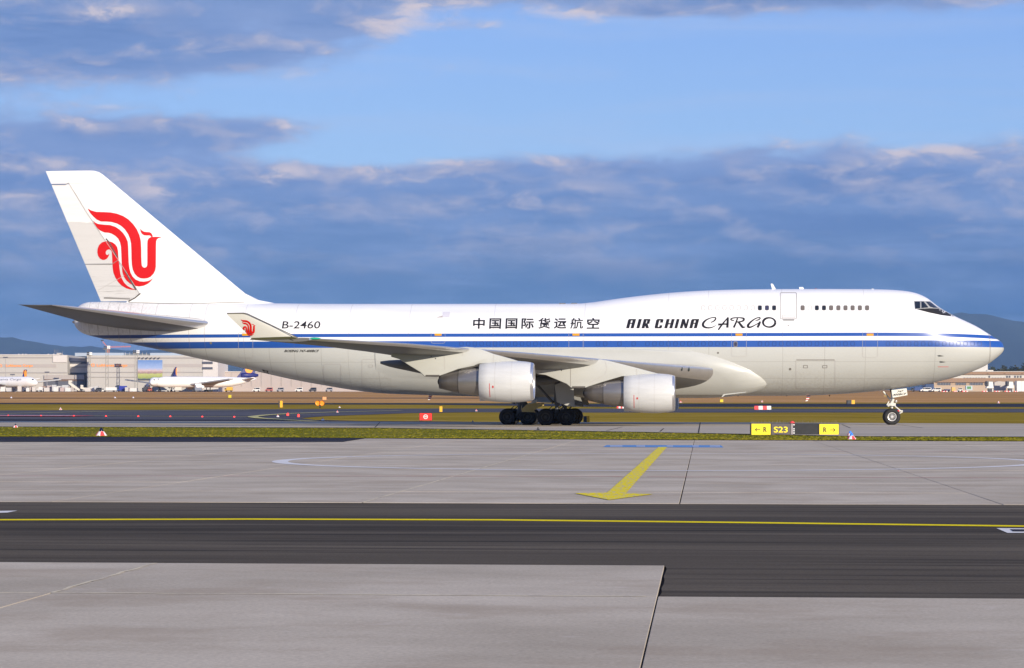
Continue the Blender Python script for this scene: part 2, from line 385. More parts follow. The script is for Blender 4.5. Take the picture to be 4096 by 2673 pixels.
# asphalt taxilane with a slightly ragged edge
def lane():
    pts = []
    for i in range(161):
        u = -60 + i * .75; pts.append((u, VA + random.uniform(-.02, .02)))
    near = []
    u = 60.0
    while u > U0:
        near.append((u, VX + .02 + random.uniform(-.015, .015))); u -= .55
    near.append((U0 + .012, VX + .02))
    for i in range(1, 8): near.append((U0 + .012 + random.uniform(0, .016), VX + (VB - VX) * i / 8))
    u = U0
    while u > -60:
        near.append((u, VB + random.uniform(-.015, .015))); u -= .55
    P = [UV(*p) for p in pts + near]
    o = mk('taxilane', [(x, y, -.006) for x, y in P], [tuple(range(len(P)))], ASPH)
    bm = bmesh.new(); bm.from_mesh(o.data); bmesh.ops.triangulate(bm, faces=bm.faces[:])
    for f in bm.faces:
        if f.normal.z < 0: f.normal_flip()
    bm.to_mesh(o.data); bm.free(); o['kind'] = 'structure'
lane()

# ------------------------------------------------------------------ painted markings
def worn(name, col, wear, under, scale=9, stretch=(1, 1, 1)):
    def ex(t, pos, c):
        n = t.noise(t.scalev(pos, stretch), scale, 5, .7)
        return t.mix(t.sstep(n, .5 + wear, .62 + wear), c, under)
    return ground_mat(name, [(.3, tuple(.85 * q for q in col)), (.7, col)], 1.5, (.5, 2, 1), .7, .1, 25, 0, .0, .3, ex)
YEL = worn('yellow_marking', lin(244, 218, 24), .1, lin(120, 112, 40))
YEL_W = worn('worn_yellow_marking', (.93, .73, .02), -.02, (.60, .50, .24), 4, (3, .5, 1))
WHT = worn('white_marking', (.80, .77, .72), .16, lin(170, 164, 160))
BLU = worn('blue_marking', lin(96, 150, 205), .02, lin(150, 150, 160))
REDM = worn('red_marking', lin(205, 105, 120), 0.0, lin(165, 148, 148), 2)
SEAL = worn('pale_sealant', (.74, .64, .44), -.02, (.52, .445, .335), 3, (1, 1, 1))
MK = []
def line(name, pts, w, m, dz, world=False): return gstrip(name, pts, w, m, dz, None, world)
line('taxilane_centre_line', [(-600, 2083), (0, 2078.5), (1000, 2076), (2000, 2079), (3000, 2090), (4096, 2104), (4700, 2113), (7000, 2150)], .40, YEL, -.002)
circ = [(4.05 + 10.5 * math.cos(a), 69.9 + 10.25 * math.sin(a)) for a in np.linspace(0, 2 * math.pi, 97)]
line('white_circle_marking', circ, .44, WHT, .003, True)
line('red_guide_line', [(-300, 1904), (1800, 1905), (2450, 1906.2), (2490, 1907)], .10, REDM, .002)
line('red_guide_line', [(2590, 1908), (3300, 1910), (4400, 1914)], .10, REDM, .002)
line('red_guide_line', [(2000, 1801), (3300, 1806), (4400, 1808)], .10, REDM, .002)
gpoly('yellow_arrow_marking', [(2634, 1789), (2668, 1789), (2504, 1974), (2613, 1978), (2437, 2001.5), (2298, 1974.6), (2428, 1972)], YEL_W, .007)
def blue_panel():
    for x0, x1, m, z in ((2412, 2895, BLU, .003),):
        gpoly('blue_stand_marking', [(x0, 1788.5), (x1, 1790.5), (x1 - 12, 1781.5), (x0 + 14, 1781.0)], m, z)
    for x0, x1 in ((2440, 2490), (2545, 2580), (2668, 2692), (2770, 2795), (2840, 2880)):
        gpoly('white_stand_marking', [(x0, 1786.4), (x1, 1786.4), (x1, 1784.2), (x0, 1784.2)], WHT, .007)
blue_panel()
gpoly('white_edge_marking', [(-40, 2052), (30, 2050), (70, 2042), (-40, 2044)], WHT, -.002)
gpoly('white_edge_marking', [(3985, 2112), (4200, 2114), (4200, 2131), (4030, 2131)], WHT, -.002)
gpoly('dark_edge_patch', [(4040, 2117.5), (4200, 2119), (4200, 2127), (4052, 2126)], ASPH_DARK, .002)
# pale filler in the joints of the near concrete
def jl(name, u0, v0, u1, v1, w, m, n=24, jit=.02):
    pts = [UV(u0 + (u1 - u0) * i / n + random.uniform(-jit, jit) * (v0 != v1), v0 + (v1 - v0) * i / n + random.uniform(-jit, jit) * (v0 == v1)) for i in range(n + 1)]
    gstrip(name, pts, w, m, .001, None, True)
jl('joint_filler', U0 - 20, VX, U0 - .1, VX, .075, SEAL, 60)
jl('joint_filler', U0 - PU, VX + .05, U0 - PU, VB - .05, .04, SEAL, 12)
jl('joint_filler', U0 - PU, VA + .05, U0 - PU, VA + 8 * PU, .05, SEAL, 40, .008)
# centre lines of the curving taxiway far left
FARY = mat('far_yellow_line', lin(190, 180, 110), .8)
line('yellow_lead_line', [(-700, 1650), (0, 1655.5), (400, 1647), (1000, 1641)], 1.2, FARY, .03)
line('yellow_lead_line', [(-700, 1664), (350, 1664.5), (700, 1666.5), (1000, 1668.3), (1012, 1668.6)], 1.1, FARY, .03)
line('yellow_lead_line', [(1600, 1643.5), (1340, 1649), (1154, 1655.5), (1060, 1661.5), (1012, 1667.0), (1013, 1669.5), (1040, 1674), (1180, 1682.5), (1260, 1686)], 1.1, FARY, .035)
FARW = mat('far_white_line', lin(190, 185, 180), .8)
line('white_edge_line', [(1900, 1650.2), (2600, 1650.6), (5000, 1650.2)], .35, FARW, .02)
line('white_edge_line', [(2300, 1628.3), (5000, 1629)], .5, FARW, .02)
STOPR, STOPW = mat('stop_red', lin(225, 70, 70), .7), mat('stop_white', lin(225, 205, 210), .7)
line('red_stop_bar', [(-500, 1662.6), (340, 1665.8)], 5.0, STOPR, .05)
line('white_stop_bar', [(-500, 1662.4), (290, 1664.9)], 2.4, STOPW, .07)

for q in ([(2801, 1693.5), (2794, 1736)], [(2425, 1728), (2490, 1712)], [(2640, 1731), (2655, 1718)], [(3590, 1702), (3690, 1716)], [(3368, 1702), (3402, 1717)], [(1520, 1692), (1500, 1714)]):
    gstrip('taxiway_joint', q, .07, JOINT, TZ + .006)
# grass blades on the near strip and beside the taxiway: ragged edges, one mass
def tufts(name, polys, n, hmin, hmax, m, z0):
    v = []; f = []
    for i in range(n):
        q = polys[RNG.integers(len(polys))]
        px = RNG.uniform(q[0], q[1]); ya = np.interp(px, q[2], q[3]); yb = np.interp(px, q[2], q[4])
        s = RNG.random()
        Ya = F * H / (ya - HZ); Yb = F * H / (yb - HZ); Y = Yb + (Ya - Yb) * s
        x = (px - CX) * Y / F; hh = RNG.uniform(hmin, hmax) * (.5 + RNG.random()); w = RNG.uniform(.05, .14); a = RNG.uniform(0, 3.14); lx, ly = RNG.normal(0, .35, 2) * hh
        b = len(v); ca, sa = math.cos(a) * w, math.sin(a) * w
        v += [(x - ca, Y - sa, z0), (x + ca, Y + sa, z0), (x + lx, Y + ly, z0 + hh)]; f.append((b, b + 1, b + 2))
    tag(mk(name, v, f, m), kind='stuff')
XS = [-300, 0, 600, 1500, 2200, 2600, 3000, 3450, 4096, 4400]
TOPS = [1709.5, 1710, 1711.5, 1715, 1726, 1733, 1741, 1750, 1752, 1755]
BOTS = [1748, 1748, 1749, 1754, 1758, 1760, 1762, 1764, 1766, 1768]
tufts('grass_blades', [(-300, 4400, XS, TOPS, BOTS)] * 3 + [(-300, 4400, XS, [b - 3 for b in BOTS], BOTS)], 16000, .006, .030, GRASS_NEAR, .026)

# ================================================================== the freighter
YN = 181.7; XN = (4016 - CX) / F * YN                     # its nose
def loc(px, py, y=0.0):
    """photo pixel -> (X along the fuselage from the nose, z), for a point y metres to the right of the centre plane"""
    q = (px - CX) / F
    X = (q * (YN - y * C) - XN + y * S) / (C + q * S)
    return X, H + (HZ - py) * (YN - X * S - y * C) / F
JET = empty('cargo_airplane', (XN, YN, 0), -TH)
tag(JET, 'white four-engined cargo jumbo jet with blue stripes and red phoenix tail', 'airplane')

TOPP = [(4016, 1397), (4011, 1376), (3994, 1361), (3973, 1348), (3952, 1335), (3910, 1309), (3869, 1288.5), (3823, 1267.5), (3790, 1249.5), (3764, 1235), (3743, 1220), (3722, 1203.5), (3710, 1194.5), (3693, 1185), (3676, 1177.5), (3651, 1170), (3617, 1164), (3576, 1160.5), (3534, 1158.5), (3450, 1157), (3200, 1156.5), (2995, 1158), (2870, 1161), (2786, 1164.5), (2702, 1170), (2619, 1177.5), (2535, 1187), (2451, 1198), (2388, 1207.5), (2346, 1213), (2300, 1215), (2200, 1215.5), (1800, 1216), (1300, 1216), (1000, 1213), (800, 1213), (656, 1213), (509, 1209.5), (406, 1208), (360, 1208.5), (335, 1214), (318, 1223), (306, 1236), (297, 1254), (294, 1272)]
BOTP = [(4016, 1397), (4011, 1408), (3998, 1422), (3977, 1439), (3952, 1457), (3910, 1478), (3869, 1494), (3818, 1510), (3764, 1524), (3701, 1537.5), (3617, 1551), (3559, 1558.5), (3481, 1567), (3410, 1573.5), (3304, 1579.5), (3233, 1582.5), (3092, 1583.5), (2700, 1583.5), (1840, 1578.5), (1693, 1578), (1600, 1577), (1508, 1572), (1437, 1564), (1366, 1553.7), (1296, 1541.5), (1225, 1529), (1154, 1515), (1083, 1499), (977, 1474.5), (882, 1453), (800, 1436), (756, 1426), (630, 1398), (563, 1384), (489, 1370), (440, 1361), (392, 1351), (352, 1341), (333, 1334), (313, 1321), (299, 1300), (294, 1275)]
def curve(P):
    q = sorted(loc(*p) for p in P); return np.array([a for a, b in q]), np.array([b for a, b in q])
def smooth_interp(X, xs, zs):
    """monotone-ish cubic through the measured points"""
    i = int(np.clip(np.searchsorted(xs, X) - 1, 0, len(xs) - 2)); h = xs[i + 1] - xs[i]; s = min(max((X - xs[i]) / h, 0), 1)
    def sl(j):
        if j <= 0: return (zs[1] - zs[0]) / (xs[1] - xs[0])
        if j >= len(xs) - 1: return (zs[-1] - zs[-2]) / (xs[-1] - xs[-2])
        a = (zs[j] - zs[j - 1]) / (xs[j] - xs[j - 1]); b = (zs[j + 1] - zs[j]) / (xs[j + 1] - xs[j])
        return 0.0 if a * b <= 0 else 2 * a * b / (a + b)
    m0, m1 = sl(i) * h, sl(i + 1) * h
    return (2 * s**3 - 3 * s**2 + 1) * zs[i] + (s**3 - 2 * s**2 + s) * m0 + (-2 * s**3 + 3 * s**2) * zs[i + 1] + (s**3 - s**2) * m1
TX, TZZ = curve(TOPP); BX, BZ = curve(BOTP)
WX = np.array([-68.75, -68.6, -68.3, -67.8, -66.5, -64, -60, -56, -52, -48, -45, -11, -8.5, -6.5, -5, -3.5, -2.2, -1.2, -.5, -.15, 0])
WW = np.array([.05, .28, .5, .72, 1.02, 1.42, 2.0, 2.55, 2.98, 3.2, 3.25, 3.25, 3.16, 2.98, 2.74, 2.38, 1.95, 1.45, .92, .48, .02])
def section(X, n=50):
    """right half outline, keel to crown: arrays of y (outwards) and z"""
    zt, zb, w = smooth_interp(X, TX, TZZ), smooth_interp(X, BX, BZ), smooth_interp(X, WX, WW)
    hgt = max(zt - zb, .02); B = min(3.27, hgt / 2); zm = zb + B
    Y, Z = [], []
    ang = np.linspace(-math.pi / 2, 0, 40)
    for a in ang: Y.append(w * math.cos(a)); Z.append(zm + B * math.sin(a))
    up = zt - zm
    k = w / 3.25; r2 = min(2.28 * k, up); rb = min(r2 * 1.0 if k > .99 else r2 / max(k, .3) * .96, up)
    big = min(up, B)
    for a in np.linspace(0, math.pi / 2, 60)[1:]:
        ca, sa = math.cos(a), math.sin(a)
        # outermost of the main lobe and the upper-deck lobe, as seen along this normal
        d1 = math.hypot(w * ca, big * sa) + zm * sa
        zc = zt - rb; d2 = math.hypot(r2 * ca, rb * sa) + zc * sa
        if d1 >= d2: q = math.hypot(w * ca, big * sa); Y.append(w * w * ca / q); Z.append(zm + big * big * sa / q)
        else: q = math.hypot(r2 * ca, rb * sa); Y.append(r2 * r2 * ca / q); Z.append(zc + rb * rb * sa / q)
    Y[0] = 0; Y[-1] = 0
    Y = np.array(Y); Z = np.maximum.accumulate(np.array(Z) + np.arange(len(Z)) * 1e-7)
    s = np.concatenate([[0], np.cumsum(np.hypot(np.diff(Y), np.diff(Z)))]); t = np.linspace(0, s[-1], n)
    return np.interp(t, s, Y), np.interp(t, s, Z)
_cache = {}
def ysurf(X, z):
    k = round(X / .02); 
    if k not in _cache: _cache[k] = section(min(k * .02, -.005), 160)
    Y, Z = _cache[k]; return float(np.interp(z, Z, Y))
def surf(px, py, off=.012):
    """photo pixel -> point on the right-hand skin (local coordinates, y is left)"""
    y = 3.0
    for _ in range(7):
        X, z = loc(px, py, y); X = min(X, -.01); y = .5 * y + .5 * ysurf(X, z) if _ < 3 else ysurf(X, z)
    return (X, -(y + off), z)
_, ZU1 = loc(2900, 1332.3, 3.1); _, ZU0 = loc(2900, 1345.7, 3.18); _, ZL1 = loc(2900, 1362.5, 3.22); _, ZL0 = loc(2900, 1388.9, 3.25)

def fuselage_paint():
    m = bpy.data.materials.new('fuselage_paint'); m.use_nodes = True; nt = m.node_tree; t = NT(nt); b = nt.nodes['Principled BSDF']
    co = t.coord(); x, y, z = t.xyz(co)
    k = t.m('MAXIMUM', t.m('DIVIDE', t.m('ADD', x, 10.0), 8.8), 0.0)
    zu = t.m('ADD', z, t.m('MULTIPLY', t.m('POWER', k, 2.2), .15))
    band = lambda v, lo, hi: t.m('MULTIPLY', t.m('GREATER_THAN', v, lo), t.m('LESS_THAN', v, hi))
    up, lo = band(zu, ZU0, ZU1), band(z, ZL0, ZL1)
    white, grey, blue = (.77, .77, .77), (.465, .472, .445), lin(30, 77, 154)
    c = t.mix(t.m('LESS_THAN', z, ZL0), white, grey)
    # wear and grime
    n1 = t.noise(t.scalev(co, (.12, .12, 1.2)), 3.0, 6, .65); n2 = t.noise(t.scalev(co, (1.6, 1.6, .16)), 2.0, 5, .6); n3 = t.noise(t.scalev(co, (5, 5, .35)), 1.4, 4, .6)
    g = t.m('MULTIPLY', t.sstep(n1, .45, .75), .10)
    c = t.mix(g, c, (.42, .37, .30))
    low = t.sstep(z, 4.6, 2.6)
    c = t.mix(t.m('MULTIPLY', t.m('MULTIPLY', t.sstep(n3, .40, .70), low), .26), c, (.27, .23, .18))
    tail = t.sstep(x, -57.5, -66.0)
    c = t.mix(t.m('MULTIPLY', tail, t.m('MULTIPLY_ADD', t.sstep(n3, .42, .66), .20, .20)), c, (.22, .21, .20))
    c = t.mix(t.m('MAXIMUM', up, lo), c, t.mix(t.m('MULTIPLY', tail, .5), blue, lin(24, 40, 78)))
    # skin joints
    seam = None
    for X in [-1.15, -10.2, -16.1, -21.4, -24.3, -30.4, -37.0, -43.2, -47.6, -51.6, -55.4, -58.4, -59.6, -62.2, -63.3, -64.2, -65.1, -65.9, -66.7, -67.4]:
        q = t.m('LESS_THAN', t.m('ABSOLUTE', t.m('SUBTRACT', x, X)), .05 if X == -1.15 else .02)
        q = t.m('MULTIPLY', q, .42 if X == -1.15 else (.42 if X < -57 else .28)); seam = q if seam is None else t.m('MAXIMUM', seam, q)
    for X in [-5.2, -13.1, -27.4, -33.6, -40.1, -45.4, -49.6, -53.5]:
        q = t.m('MULTIPLY', t.m('MULTIPLY', t.m('LESS_THAN', t.m('ABSOLUTE', t.m('SUBTRACT', x, X)), .02), t.m('LESS_THAN', z, ZL0)), .34); seam = t.m('MAXIMUM', seam, q)
    for Z in [3.42, 4.62]:
        q = t.m('MULTIPLY', t.m('LESS_THAN', t.m('ABSOLUTE', t.m('SUBTRACT', z, Z)), .018), .26); seam = t.m('MAXIMUM', seam, q)
    c = t.mix(seam, c, (.16, .14, .12))
    t.set(b.inputs['Base Color'], c); b.inputs['Roughness'].default_value = .36; b.inputs['Coat Weight'].default_value = .08; b.inputs['Coat Roughness'].default_value = .12
    return m
SKIN = fuselage_paint()
WHITE = mat('white_paint', (.80, .80, .80), .32, var=.03, scale=2)
GREYP = mat('grey_paint', (.47, .475, .445), .35, var=.06, scale=1.2, stretch=(.4, 1, 1))
def fin_paint():
    m = bpy.data.materials.new('fin_paint'); m.use_nodes = True; nt = m.node_tree; t = NT(nt); b = nt.nodes['Principled BSDF']
    co = t.coord(); n = t.noise(t.scalev(co, (.25, 1, 3.0)), 1.6, 6, .65); c = t.mix(t.m('MULTIPLY', t.sstep(n, .48, .72), .14), (.80, .80, .79), (.40, .37, .33))
    t.set(b.inputs['Base Color'], c); b.inputs['Roughness'].default_value = .32; return m
FINP = fin_paint()
def rudder_paint():
    m = bpy.data.materials.new('rudder_paint'); m.use_nodes = True; nt = m.node_tree; t = NT(nt); b = nt.nodes['Principled BSDF']
    co = t.coord(); x, y, z = t.xyz(co); n = t.noise(t.scalev(co, (.22, 1, 2.4)), 1.6, 6, .65); n2 = t.noise(t.scalev(co, (.15, 1, 5)), 2, 5, .7)
    c = t.mix(t.m('LESS_THAN', t.m('ADD', z, t.m('MULTIPLY', n, .5)), 15.4), (.76, .755, .745), (.60, .59, .575))
    c = t.mix(t.m('MULTIPLY', t.sstep(n, .45, .70), .13), c, (.38, .36, .34))
    c = t.mix(t.m('MULTIPLY', t.m('MULTIPLY', t.sstep(n2, .50, .70), t.sstep(z, 12.5, 9.3)), .6), c, (.13, .12, .11))
    t.set(b.inputs['Base Color'], c); b.inputs['Roughness'].default_value = .4; return m
RUDP = rudder_paint()
BLACK = mat('black_lettering', (.012, .010, .010), .4)
SEAMM = mat('panel_gap', (.22, .20, .18), .7)
SEAML = mat('pale_panel_gap', (.42, .40, .38), .7)
SEAMB = mat('blue_panel_gap', lin(20, 54, 112), .5)
GLASS = mat('dark_glass', (.012, .016, .022), .06, spec=.8)
BLIND = mat('window_blind', lin(104, 97, 92), .4)
WINBLUE = mat('dull_window', lin(58, 60, 84), .15)
REDP = mat('phoenix_red', lin(204, 14, 12), .4)
METAL = mat('polished_metal', (.74, .73, .715), .30, .92, var=.06, scale=2)
TAILG = mat('tailplane_grey', (.085, .082, .078), .4, var=.1, scale=.8)
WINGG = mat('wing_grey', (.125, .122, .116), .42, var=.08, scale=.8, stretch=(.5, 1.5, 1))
TYRE = mat('tyre_rubber', (.012, .012, .014), .75)
STRUT = mat('gear_grey', (.50, .50, .47), .4, var=.1, scale=6)
STRUTD = mat('gear_dark', (.10, .10, .10), .5)
CREAM = mat('gear_cream', lin(206, 180, 112), .5, var=.1, scale=5)
HOT = mat('exhaust_metal', (.29, .27, .25), .34, .7, var=.22, scale=1.6, stretch=(.35, 1, 2.2))
HOT2 = mat('exhaust_cone_metal', (.16, .145, .13), .42, .6, var=.25, scale=1.8, stretch=(.35, 1, 2.0))
COWL = mat('cowl_paint', (.55, .555, .55), .32, var=.10, scale=1.6, stretch=(.35, 1, 2.5))
DARK = mat('dark_recess', (.012, .012, .013), .8)

def make_fuselage():
    xs = list(-np.concatenate([np.array([0.004, .03, .08, .15, .25, .38, .55, .75, 1.0]), np.arange(1.3, 10, .22), np.arange(10, 28, .5), np.arange(28, 46, .9), np.arange(46, 66, .5), np.arange(66, 68.5, .12), np.array([68.55, 68.62, 68.68, 68.72])]))
    v = []; n = 64
    for X in xs:
        Y, Z = section(X, n)
        v += [(X, -Y[i], Z[i]) for i in range(n)] + [(X, Y[i], Z[i]) for i in range(n - 2, 0, -1)]
    m = 2 * n - 2
    f = [(j * m + i, (j + 1) * m + i, (j + 1) * m + (i + 1) % m, j * m + (i + 1) % m) for j in range(len(xs) - 1) for i in range(m)]
    f += [tuple(range(m)), tuple(range((len(xs) - 1) * m, len(xs) * m))[::-1]]
    b = MB(); b.add(v, f); return b.build('fuselage', SKIN, JET, True)
FUS = make_fuselage()

# ---- marks laid on a surface: flat outlines (photo pixels) cut into strips, then wrapped
def wrap(name, verts, faces, m, mapper, parent, cut=6.0, cutx=24.0):
    bm = bmesh.new(); vs = [bm.verts.new((p[0], p[1], 0)) for p in verts]
    for q in faces:
        try: bm.faces.new([vs[i] for i in q])
        except ValueError: pass
    ys = [p[1] for p in verts]; xs = [p[0] for p in verts]
    for a in np.arange(math.floor(min(ys) / cut) * cut, max(ys), cut):
        bmesh.ops.bisect_plane(bm, geom=bm.verts[:] + bm.edges[:] + bm.faces[:], plane_co=(0, a, 0), plane_no=(0, 1, 0), dist=1e-4)
    for a in np.arange(math.floor(min(xs) / cutx) * cutx, max(xs), cutx):
        bmesh.ops.bisect_plane(bm, geom=bm.verts[:] + bm.edges[:] + bm.faces[:], plane_co=(a, 0, 0), plane_no=(1, 0, 0), dist=1e-4)
    for q in bm.verts: q.co = mapper(q.co.x, q.co.y)
    bm.normal_update()
    for f in bm.faces:
        if f.normal.y > 0: f.normal_flip()
    me = bpy.data.meshes.new(name); bm.to_mesh(me); bm.free(); me.materials.append(m)
    o = bpy.data.objects.new(name, me); COL.objects.link(o); o.parent = parent
    return o
def tess(poly):
    from mathutils.geometry import tessellate_polygon
    return tessellate_polygon([[Vector((p[0], p[1], 0)) for p in poly]])
def decal(name, poly, m, parent, mapper=surf, **k): return wrap(name, poly, tess(poly), m, mapper, parent, **k)
def rrect(x0, y0, x1, y1, r, k=4):
    out = []
    for cx, cy, a0 in ((x1 - r, y0 + r, -90), (x1 - r, y1 - r, 0), (x0 + r, y1 - r, 90), (x0 + r, y0 + r, 180)):
        for i in range(k + 1):
            a = R(a0 + 90 * i / k); out.append((cx + r * math.cos(a), cy + r * math.sin(a)))
    return out
def ring(name, poly, w, m, parent, mapper=surf, **k):
    n = len(poly); P = [np.array(p, float) for p in poly]; I = []
    for i in range(n):
        a, b = P[i - 1], P[(i + 1) % n]; d = b - a; d /= np.hypot(*d) + 1e-9; I.append(P[i] + np.array([-d[1], d[0]]) * w)
    v = [tuple(p) for p in P] + [tuple(p) for p in I]
    return wrap(name, v, [(i, (i + 1) % n, n + (i + 1) % n, n + i) for i in range(n)], m, mapper, parent, **k)
def strokes_mesh(strokes):
    """each stroke: list of (x, y, width) -> quads"""
    v = []; f = []
    for st in strokes:
        n = len(st); b = len(v)
        for i, (x, y, w) in enumerate(st):
            x0, y0 = st[max(i - 1, 0)][:2]; x1, y1 = st[min(i + 1, n - 1)][:2]; L = math.hypot(x1 - x0, y1 - y0) or 1; nx, ny = -(y1 - y0) / L * w / 2, (x1 - x0) / L * w / 2
            v += [(x + nx, y + ny), (x - nx, y - ny)]
        f += [(b + 2 * i, b + 2 * i + 1, b + 2 * i + 3, b + 2 * i + 2) for i in range(n - 1)]
    return v, f
def text2d(body, x0, y0, x1, y1, shear=0.0, bold=0.0):
    """lettering as a flat mesh fitted to a photo-pixel box"""
    cu = bpy.data.curves.new('lettering', 'FONT'); cu.body = body; cu.offset = bold; cu.shear = shear; cu.resolution_u = 3
    o = bpy.data.objects.new('lettering', cu); COL.objects.link(o); bpy.context.view_layer.update()
    me = o.to_mesh(); V = [(p.co.x, p.co.y) for p in me.vertices]; Fc = [tuple(p.vertices) for p in me.polygons]
    o.to_mesh_clear(); bpy.data.objects.remove(o); bpy.data.curves.remove(cu)
    ax = np.array(V); lo, hi = ax.min(0), ax.max(0); q = (ax - lo) / (hi - lo)
    return [(x0 + a * (x1 - x0), y1 - b * (y1 - y0)) for a, b in q], Fc
def lettering(name, body, box, m, parent, mapper=surf, shear=0.0, bold=0.0, **k):
    v, f = text2d(body, *box, shear, bold); return wrap(name, v, f, m, mapper, parent, **k)

# airline titles
zx = lambda x: 2480 + .27311 * x
zy = lambda y: 1250 + .27311 * y
def titles():
    def st(pts, ws):
        ws = ws if isinstance(ws, (list, tuple)) else [ws] * len(pts)
        return [(zx(a), zy(b), w * .27311) for (a, b), w in zip(pts, ws)]
    def bar(x0, y0, x1, y1, w):                  # slanted bar with level ends
        return [(zx(x0 - w / 2), zy(y0)), (zx(x0 + w / 2), zy(y0)), (zx(x1 + w / 2), zy(y1)), (zx(x1 - w / 2), zy(y1))]
    bars = []
    for dx in (0, 925):
        bars += [bar(112 + dx, 232, 143 + dx, 108, 45), bar(178 + dx, 232, 214 + dx, 97, 45), [(zx(133 + dx), zy(97)), (zx(236 + dx), zy(97)), (zx(230 + dx), zy(118)), (zx(124 + dx), zy(118))], [(zx(140 + dx), zy(153)), (zx(205 + dx), zy(153)), (zx(201 + dx), zy(167)), (zx(136 + dx), zy(167))]]
    bars += [bar(262, 232, 298, 97, 45), bar(337, 232, 373, 97, 44), [(zx(360), zy(97)), (zx(440), zy(97)), (zx(448), zy(118)), (zx(355), zy(118))], bar(408, 168, 426, 104, 42), [(zx(345), zy(160)), (zx(415), zy(160)), (zx(405), zy(176)), (zx(342), zy(176))], bar(403, 232, 385, 172, 44)]
    bars += [bar(529, 222, 556, 108, 45), [(zx(548), zy(97)), (zx(628), zy(97)), (zx(636), zy(118)), (zx(538), zy(118))], bar(607, 150, 618, 104, 42), [(zx(512), zy(213)), (zx(612), zy(213)), (zx(604), zy(233)), (zx(512), zy(233))], bar(592, 225, 602, 188, 40)]
    bars += [bar(670, 232, 706, 97, 44), bar(744, 232, 780, 97, 44), [(zx(680), zy(158)), (zx(770), zy(158)), (zx(766), zy(174)), (zx(676), zy(174))], bar(818, 232, 852, 97, 42)]
    bars += [bar(895, 232, 931, 97, 40), bar(966, 232, 1002, 97, 30), bar(966, 232, 930, 97, 36)]
    v = []; f = []
    for q in bars: f.append(tuple(range(len(v), len(v) + 4))); v += q
    wrap('airline_title', v, f, BLACK, surf, FUS)
    def sm(p): return [tuple(q) for q in spline(p, 5)]
    cs = [[(1330, 147, 10), (1370, 130, 14), (1398, 102, 18), (1398, 78, 14), (1360, 75, 11), (1300, 92, 13), (1245, 125, 22), (1217, 165, 28), (1222, 200, 28), (1260, 222, 20), (1320, 225, 14), (1370, 210, 10), (1405, 188, 4)],
          [(1440, 255, 18), (1500, 172, 20), (1580, 76, 10)], [(1580, 72, 24), (1577, 150, 27), (1572, 224, 28)], [(1438, 178, 26), (1510, 172, 18), (1592, 172, 20)],
          [(1672, 120, 10), (1632, 112, 14), (1626, 96, 16), (1660, 82, 14), (1740, 77, 12), (1808, 88, 20), (1812, 112, 24), (1780, 132, 16), (1708, 142, 14)], [(1722, 85, 16), (1695, 160, 20), (1665, 222, 24)], [(1735, 138, 22), (1778, 195, 28), (1802, 218, 24), (1840, 212, 6)],
          [(1985, 120, 8), (2030, 108, 14), (2054, 86, 14), (2035, 75, 12), (1980, 93, 14), (1915, 140, 20), (1876, 188, 28), (1882, 214, 26), (1920, 214, 18), (1985, 182, 12), (2055, 140, 10)], [(2055, 132, 20), (2035, 180, 28), (2014, 222, 24)],
          [(2185 + 90 * math.cos(a), 147 + 68 * math.sin(a), 17 + 11 * math.cos(a - .4) ** 2) for a in np.linspace(0, 2 * math.pi, 29)]]
    ss = []
    for q in cs: ss.append([(zx(a), zy(b), w * 1.22 * .27311) for a, b, w in (q if len(q) > 20 else sm(q))])
    v, f = strokes_mesh(ss); wrap('cargo_title', v, f, BLACK, surf, FUS)
    for ch, cx, w in zip('中国国际货运航空', (237, 514, 790, 1066, 1347, 1620, 1900, 2180), (200, 200, 200, 212, 208, 212, 216, 216)):
        v, f = text2d(ch, 1860 + .23529 * (cx - w / 2), 1272.2 if ch in '中货航空' else 1273.6, 1860 + .23529 * (cx + w / 2), 1315.5, 0.0, .022 if ch != '航' else .012)
        v = [(a + (1316 - b) * .05 - 1, b) for a, b in v]
        wrap('chinese_character', v, f, BLACK, surf, FUS)
    lettering('registration', 'B-2460', (1127.5, 1285, 1281.5, 1314.6), BLACK, FUS, shear=.12, bold=.008)
    lettering('type_lettering', 'BOEING 747-400BCF', (1137, 1399.5, 1277, 1409.5), BLACK, FUS, shear=.35, bold=.03)
titles()

# doors, hatches, windows on the visible flank (photo pixels)
def door(box, r, w=2.2, gap=SEAMM, sub=None):
    o = ring('door', rrect(*box, r), w, gap, FUS, lambda a, b: surf(a, b, .014), cut=8, cutx=40)
    for q in sub or []: ring('door_panel', rrect(*q), 1.4, gap, o, lambda a, b: surf(a, b, .014), cut=8, cutx=60)
    return o
door((3120, 1170, 3187, 1277), 5, 2.6, mat('door_gap', (.30, .28, .27), .6), [(3127, 1263, 3180, 1271, 2)])
decal('door_sill', [(3131, 1278), (3178, 1278), (3176, 1283), (3133, 1283)], mat('sill_grey', (.2, .2, .2), .5), FUS)
for bx in ((3450, 1322, 3511, 1431), (2926, 1321, 2986, 1428), (2275, 1321, 2333, 1419), (1724, 1321, 1781, 1374), (953, 1330, 1012, 1433)):
    door(bx, 8, 1.0, SEAML)
    cx = (bx[0] + bx[2]) / 2
    decal('door_placard', [(cx - 14, 1334.5), (cx + 14, 1334.5), (cx + 14, 1343.5), (cx - 14, 1343.5)], mat('placard_yellow', lin(208, 146, 18), .5), FUS, lambda a, b: surf(a, b, .02))
door((3183, 1440, 3341, 1556), 4, 2.0, SEAML)
decal('hinge_line', [(3186, 1438.5), (3338, 1438.5), (3338, 1442), (3186, 1442)], SEAMM, FUS, lambda a, b: surf(a, b, .02))
